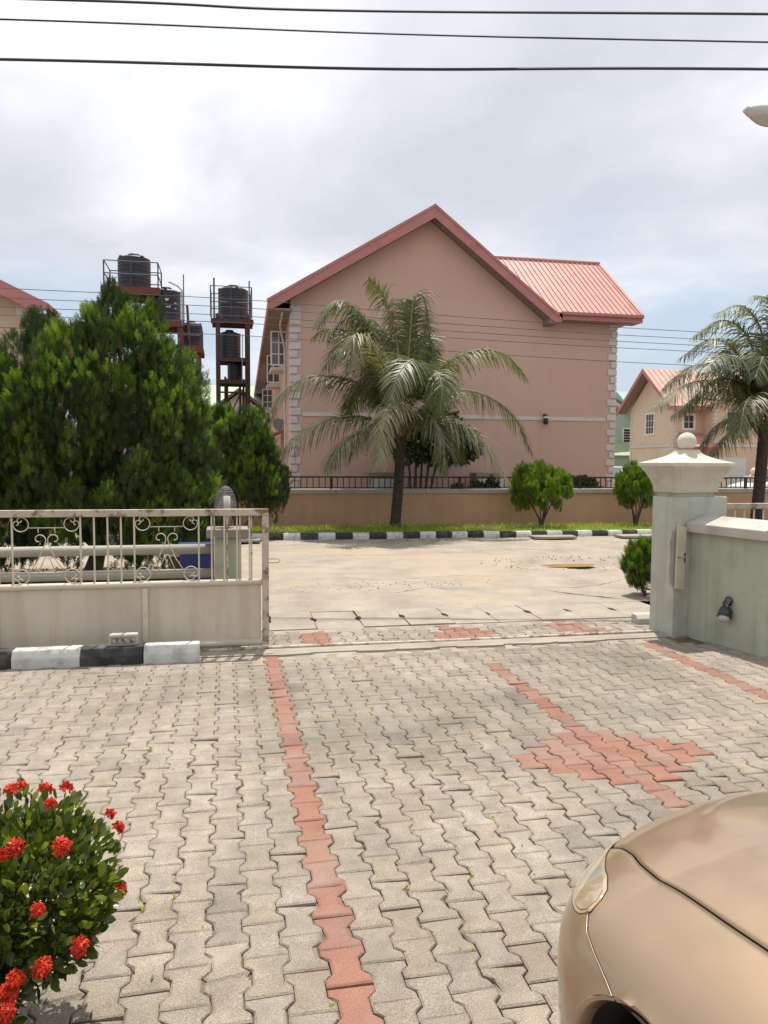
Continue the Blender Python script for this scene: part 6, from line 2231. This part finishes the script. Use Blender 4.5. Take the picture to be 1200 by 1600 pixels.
# headlamps: a dark recess line, then the lens a little proud of the corner
hl_t = np.linspace(.34, .934, 44)
hi_t = ([.34, .45, .50, .56, .70, .82, .89, .92, .934], [.935, .930, .925, .908, .874, .856, .864, .888, .922])
lo_t = ([.34, .50, .70, .80, .86, .90, .934], [.975, .973, .966, .960, .953, .944, .922])
for sgn in (1, -1):
    for nm, grow, offs, m in (('headlamp_recess', .0034, .0010, 'void'), ('headlamp', 0, .0045, 'lens')):
        b = MB()
        n_x = 14
        for i, t in enumerate(hl_t):
            a, c = np.interp(t, *hi_t) - grow, np.interp(t, *lo_t) + grow * .45
            for k in range(n_x):
                u = k / (n_x - 1)
                X = min(.994, a + (c - a) * u)
                tt = t + (grow * 1.5 if i == len(hl_t) - 1 else 0)
                edge = 1 - (2 * u - 1) ** 6
                p = cpt(tt, X) + cnorm(tt, X) * (offs * (.25 + .75 * edge) if nm == 'headlamp' else offs)
                b.v.append((p.x * sgn, p.y, p.z))
        for i in range(len(hl_t) - 1):
            for k in range(n_x - 1):
                b.p.append((i * n_x + k, (i + 1) * n_x + k, (i + 1) * n_x + k + 1, i * n_x + k + 1))
        o = b.build(nm, MT[m], car, True); fix_normals(o)
    b = MB()  # tan sheet with the lower lens reflection painted in
    for i in range(12):
        t = .80 + .118 * i / 11
        a, c = np.interp(t, *hi_t) + .010, np.interp(t, *lo_t) - .008
        for k in range(6):
            X = a + (c - a) * k / 5
            p = cpt(t, X) + cnorm(t, X) * .0056
            b.v.append((p.x * sgn, p.y, p.z))
    for i in range(11):
        for k in range(5):
            b.p.append((i * 6 + k, (i + 1) * 6 + k, (i + 1) * 6 + k + 1, i * 6 + k + 1))
    o = b.build('tan_reflection', MT['tan_reflect'], car, True); fix_normals(o)
    # shut line between bumper and wing
    ln_ = []
    for u in np.linspace(0, 1, 26):
        t = .935 + (1.185 - .935) * u
        X = float(np.interp(t, [.935, 1.0, 1.06, 1.185], [.926, .948, .962, .982]))
        p = cpt(t, X) + cnorm(t, X) * -.0004
        ln_.append((p.x * sgn, p.y, p.z))
    MB().tube(ln_, .0019, 6).build('bumper_seam', MT['seam'], car)
    MB().tube([(p[0] * 1.0 + .0016 * sgn * -1, p[1] + .0034, p[2] - .0005) for p in ln_], .0016, 6).build('seam_edge', MT['car'], car, True)
# cabin
cab = [(1.16, .70, .90), (1.30, .74, .925), (1.95, .60, 1.37), (2.25, .595, 1.42), (2.9, .585, 1.41), (3.15, .57, 1.36), (3.78, .70, .965)]
rf = MB()
for s, w, z in cab[2:6]:
    for k in range(9):
        u = -1 + 2 * k / 8
        rf.v.append((u * w, -s, z + .035 * (1 - u * u)))
for i in range(3):
    for k in range(8):
        rf.p.append((i * 9 + k, i * 9 + k + 1, (i + 1) * 9 + k + 1, (i + 1) * 9 + k))
rf.build('roof', MT['car'], car, True)


def glass(name, P, m='dark_glass'):
    b = MB(); b.add([tuple(p) for p in P], [tuple(range(len(P)))])
    return b.build(name, MT[m], car)


def cross(s, w, z, n=9, h=.035):
    return [(w * (-1 + 2 * k / (n - 1)), -s, z + h * (1 - (-1 + 2 * k / (n - 1)) ** 2)) for k in range(n)]


b = MB(); A_, B_ = cross(1.26, .735, .925, 9, .02), cross(1.95, .60, 1.37)
b.v = A_ + B_; b.p = [(k, k + 1, 9 + k + 1, 9 + k) for k in range(8)]
b.build('windscreen', MT['dark_glass'], car, True)
b = MB(); A_, B_ = cross(3.15, .57, 1.36), cross(3.80, .70, .965, 9, .02)
b.v = A_ + B_; b.p = [(k, k + 1, 9 + k + 1, 9 + k) for k in range(8)]
b.build('rear_window', MT['dark_glass'], car, True)
for sgn in (-1, 1):
    glass('side_window', [(sgn * .765, -1.35, .93), (sgn * .608, -1.98, 1.345), (sgn * .603, -2.45, 1.38), (sgn * .775, -2.45, .94)])
    glass('side_window', [(sgn * .775, -2.52, .94), (sgn * .602, -2.52, 1.38), (sgn * .585, -3.12, 1.335), (sgn * .73, -3.6, .96)])
    pl_ = MB()
    for (p0, p1) in (((.752, 1.22, .92), (.606, 1.95, 1.375)), ((.778, 2.485, .93), (.605, 2.485, 1.40)), ((.735, 3.70, .95), (.58, 3.15, 1.36)), ((.606, 1.95, 1.375), (.60, 2.5, 1.41)), ((.60, 2.5, 1.41), (.58, 3.15, 1.36))):
        pl_.tube([(sgn * p0[0], -p0[1], p0[2]), (sgn * p1[0], -p1[1], p1[2])], .028, 8)
    o = pl_.build('window_pillars', MT['car'], car, True); o['kind'] = 'stuff'
    mi_ = MB().ball((0, 0, 0), .10, 16, 10).build('wing_mirror', MT['car'], car, True)
    mi_.scale = (1, .55, .72); mi_.location = (sgn * .93, -1.55, .99)
    MB().tube([(sgn * .75, -1.5, .94), (sgn * .88, -1.53, .97)], .022, 8).build('mirror_arm', MT['car'], car, True)
# floor pan keeps light from showing through
MB().box(-.62, .62, -4.3, -.25, .17, .20).build('underbody', MT['void'], car)
MB().box(-.55, .55, -1.1, -.45, .21, .62).build('engine_block', MT['void'], car)


# ---- distant white vehicles, only their upper halves show above the wall
def far_car(x, y, rz, lab):
    c = empty('parked_car', (x, y, 0), rz, lab, 'car', 'white cars parked beyond the boundary wall')
    q = MB().prism([(-2.2, .35), (-2.15, .75), (-1.1, .95), (1.5, .98), (2.1, .95), (2.2, .4)], 'y', -.85, .85).build('body', MT['white_car'], c, bevel=.08); fix_normals(q)
    q = MB()
    lo = [(-1.15, -.78), (2.0, -.78), (2.0, .78), (-1.15, .78)]; hi_ = [(-.35, -.62), (1.75, -.62), (1.75, .62), (-.35, .62)]
    q.v = [(a, b_, .96) for a, b_ in lo] + [(a, b_, 1.52) for a, b_ in hi_]
    q.p = [(0, 1, 5, 4), (1, 2, 6, 5), (2, 3, 7, 6), (3, 0, 4, 7)]
    q.build('windows', MT['dark_glass'], c)
    MB().cbox((.7, 0, 1.545), (1.08, .64, .035), 0, .03).build('roof', MT['white_car'], c)
    pi_ = MB()
    for a, b_ in zip(q.v[:4], q.v[4:]):
        MB().tube([a, b_], .04, 6).build('window_pillar', MT['white_car'], c, True)
    for sx in (-1.35, 1.35):
        for sy in (-1, 1):
            w_o = MB().lathe([(.2, -.1), (.32, -.08), (.32, .08), (.2, .1)], (0, 0, 0), 20).build('wheel', MT['tyre'], c, True)
            w_o.rotation_euler = (R(90), 0, 0); w_o.location = (sx, sy * .78, .32)
    return c


far_car(25.2, 31.5, R(12), 'white car beyond the boundary wall, under the right palm')
far_car(19.6, 34.5, R(75), 'white car glimpsed between the pink house and the clipped bush')


def ball_post(x, y, m, lab):
    c = empty('ball_topped_post', (x, y, 0), 0, lab, 'post', 'ball topped gate posts beyond the wall')
    MB().box(-.28, .28, -.28, .28, -.1, 1.05).build('shaft', MT['cream_wall'], c)
    MB().box(-.36, .36, -.36, .36, 1.052, 1.18).build('cap', MT['coping'], c, bevel=.03)
    MB().ball((0, 0, 1.38), .21, 18, 12).build('ball', MT[m], c, True)


ball_post(22.1, 31.5, 'white_wall', 'white ball on a gate post beyond the wall, just right of the pillar cap')
ball_post(24.1, 31.5, 'cream_wall', 'yellowish ball on a gate post beyond the wall, beside the right palm trunk')
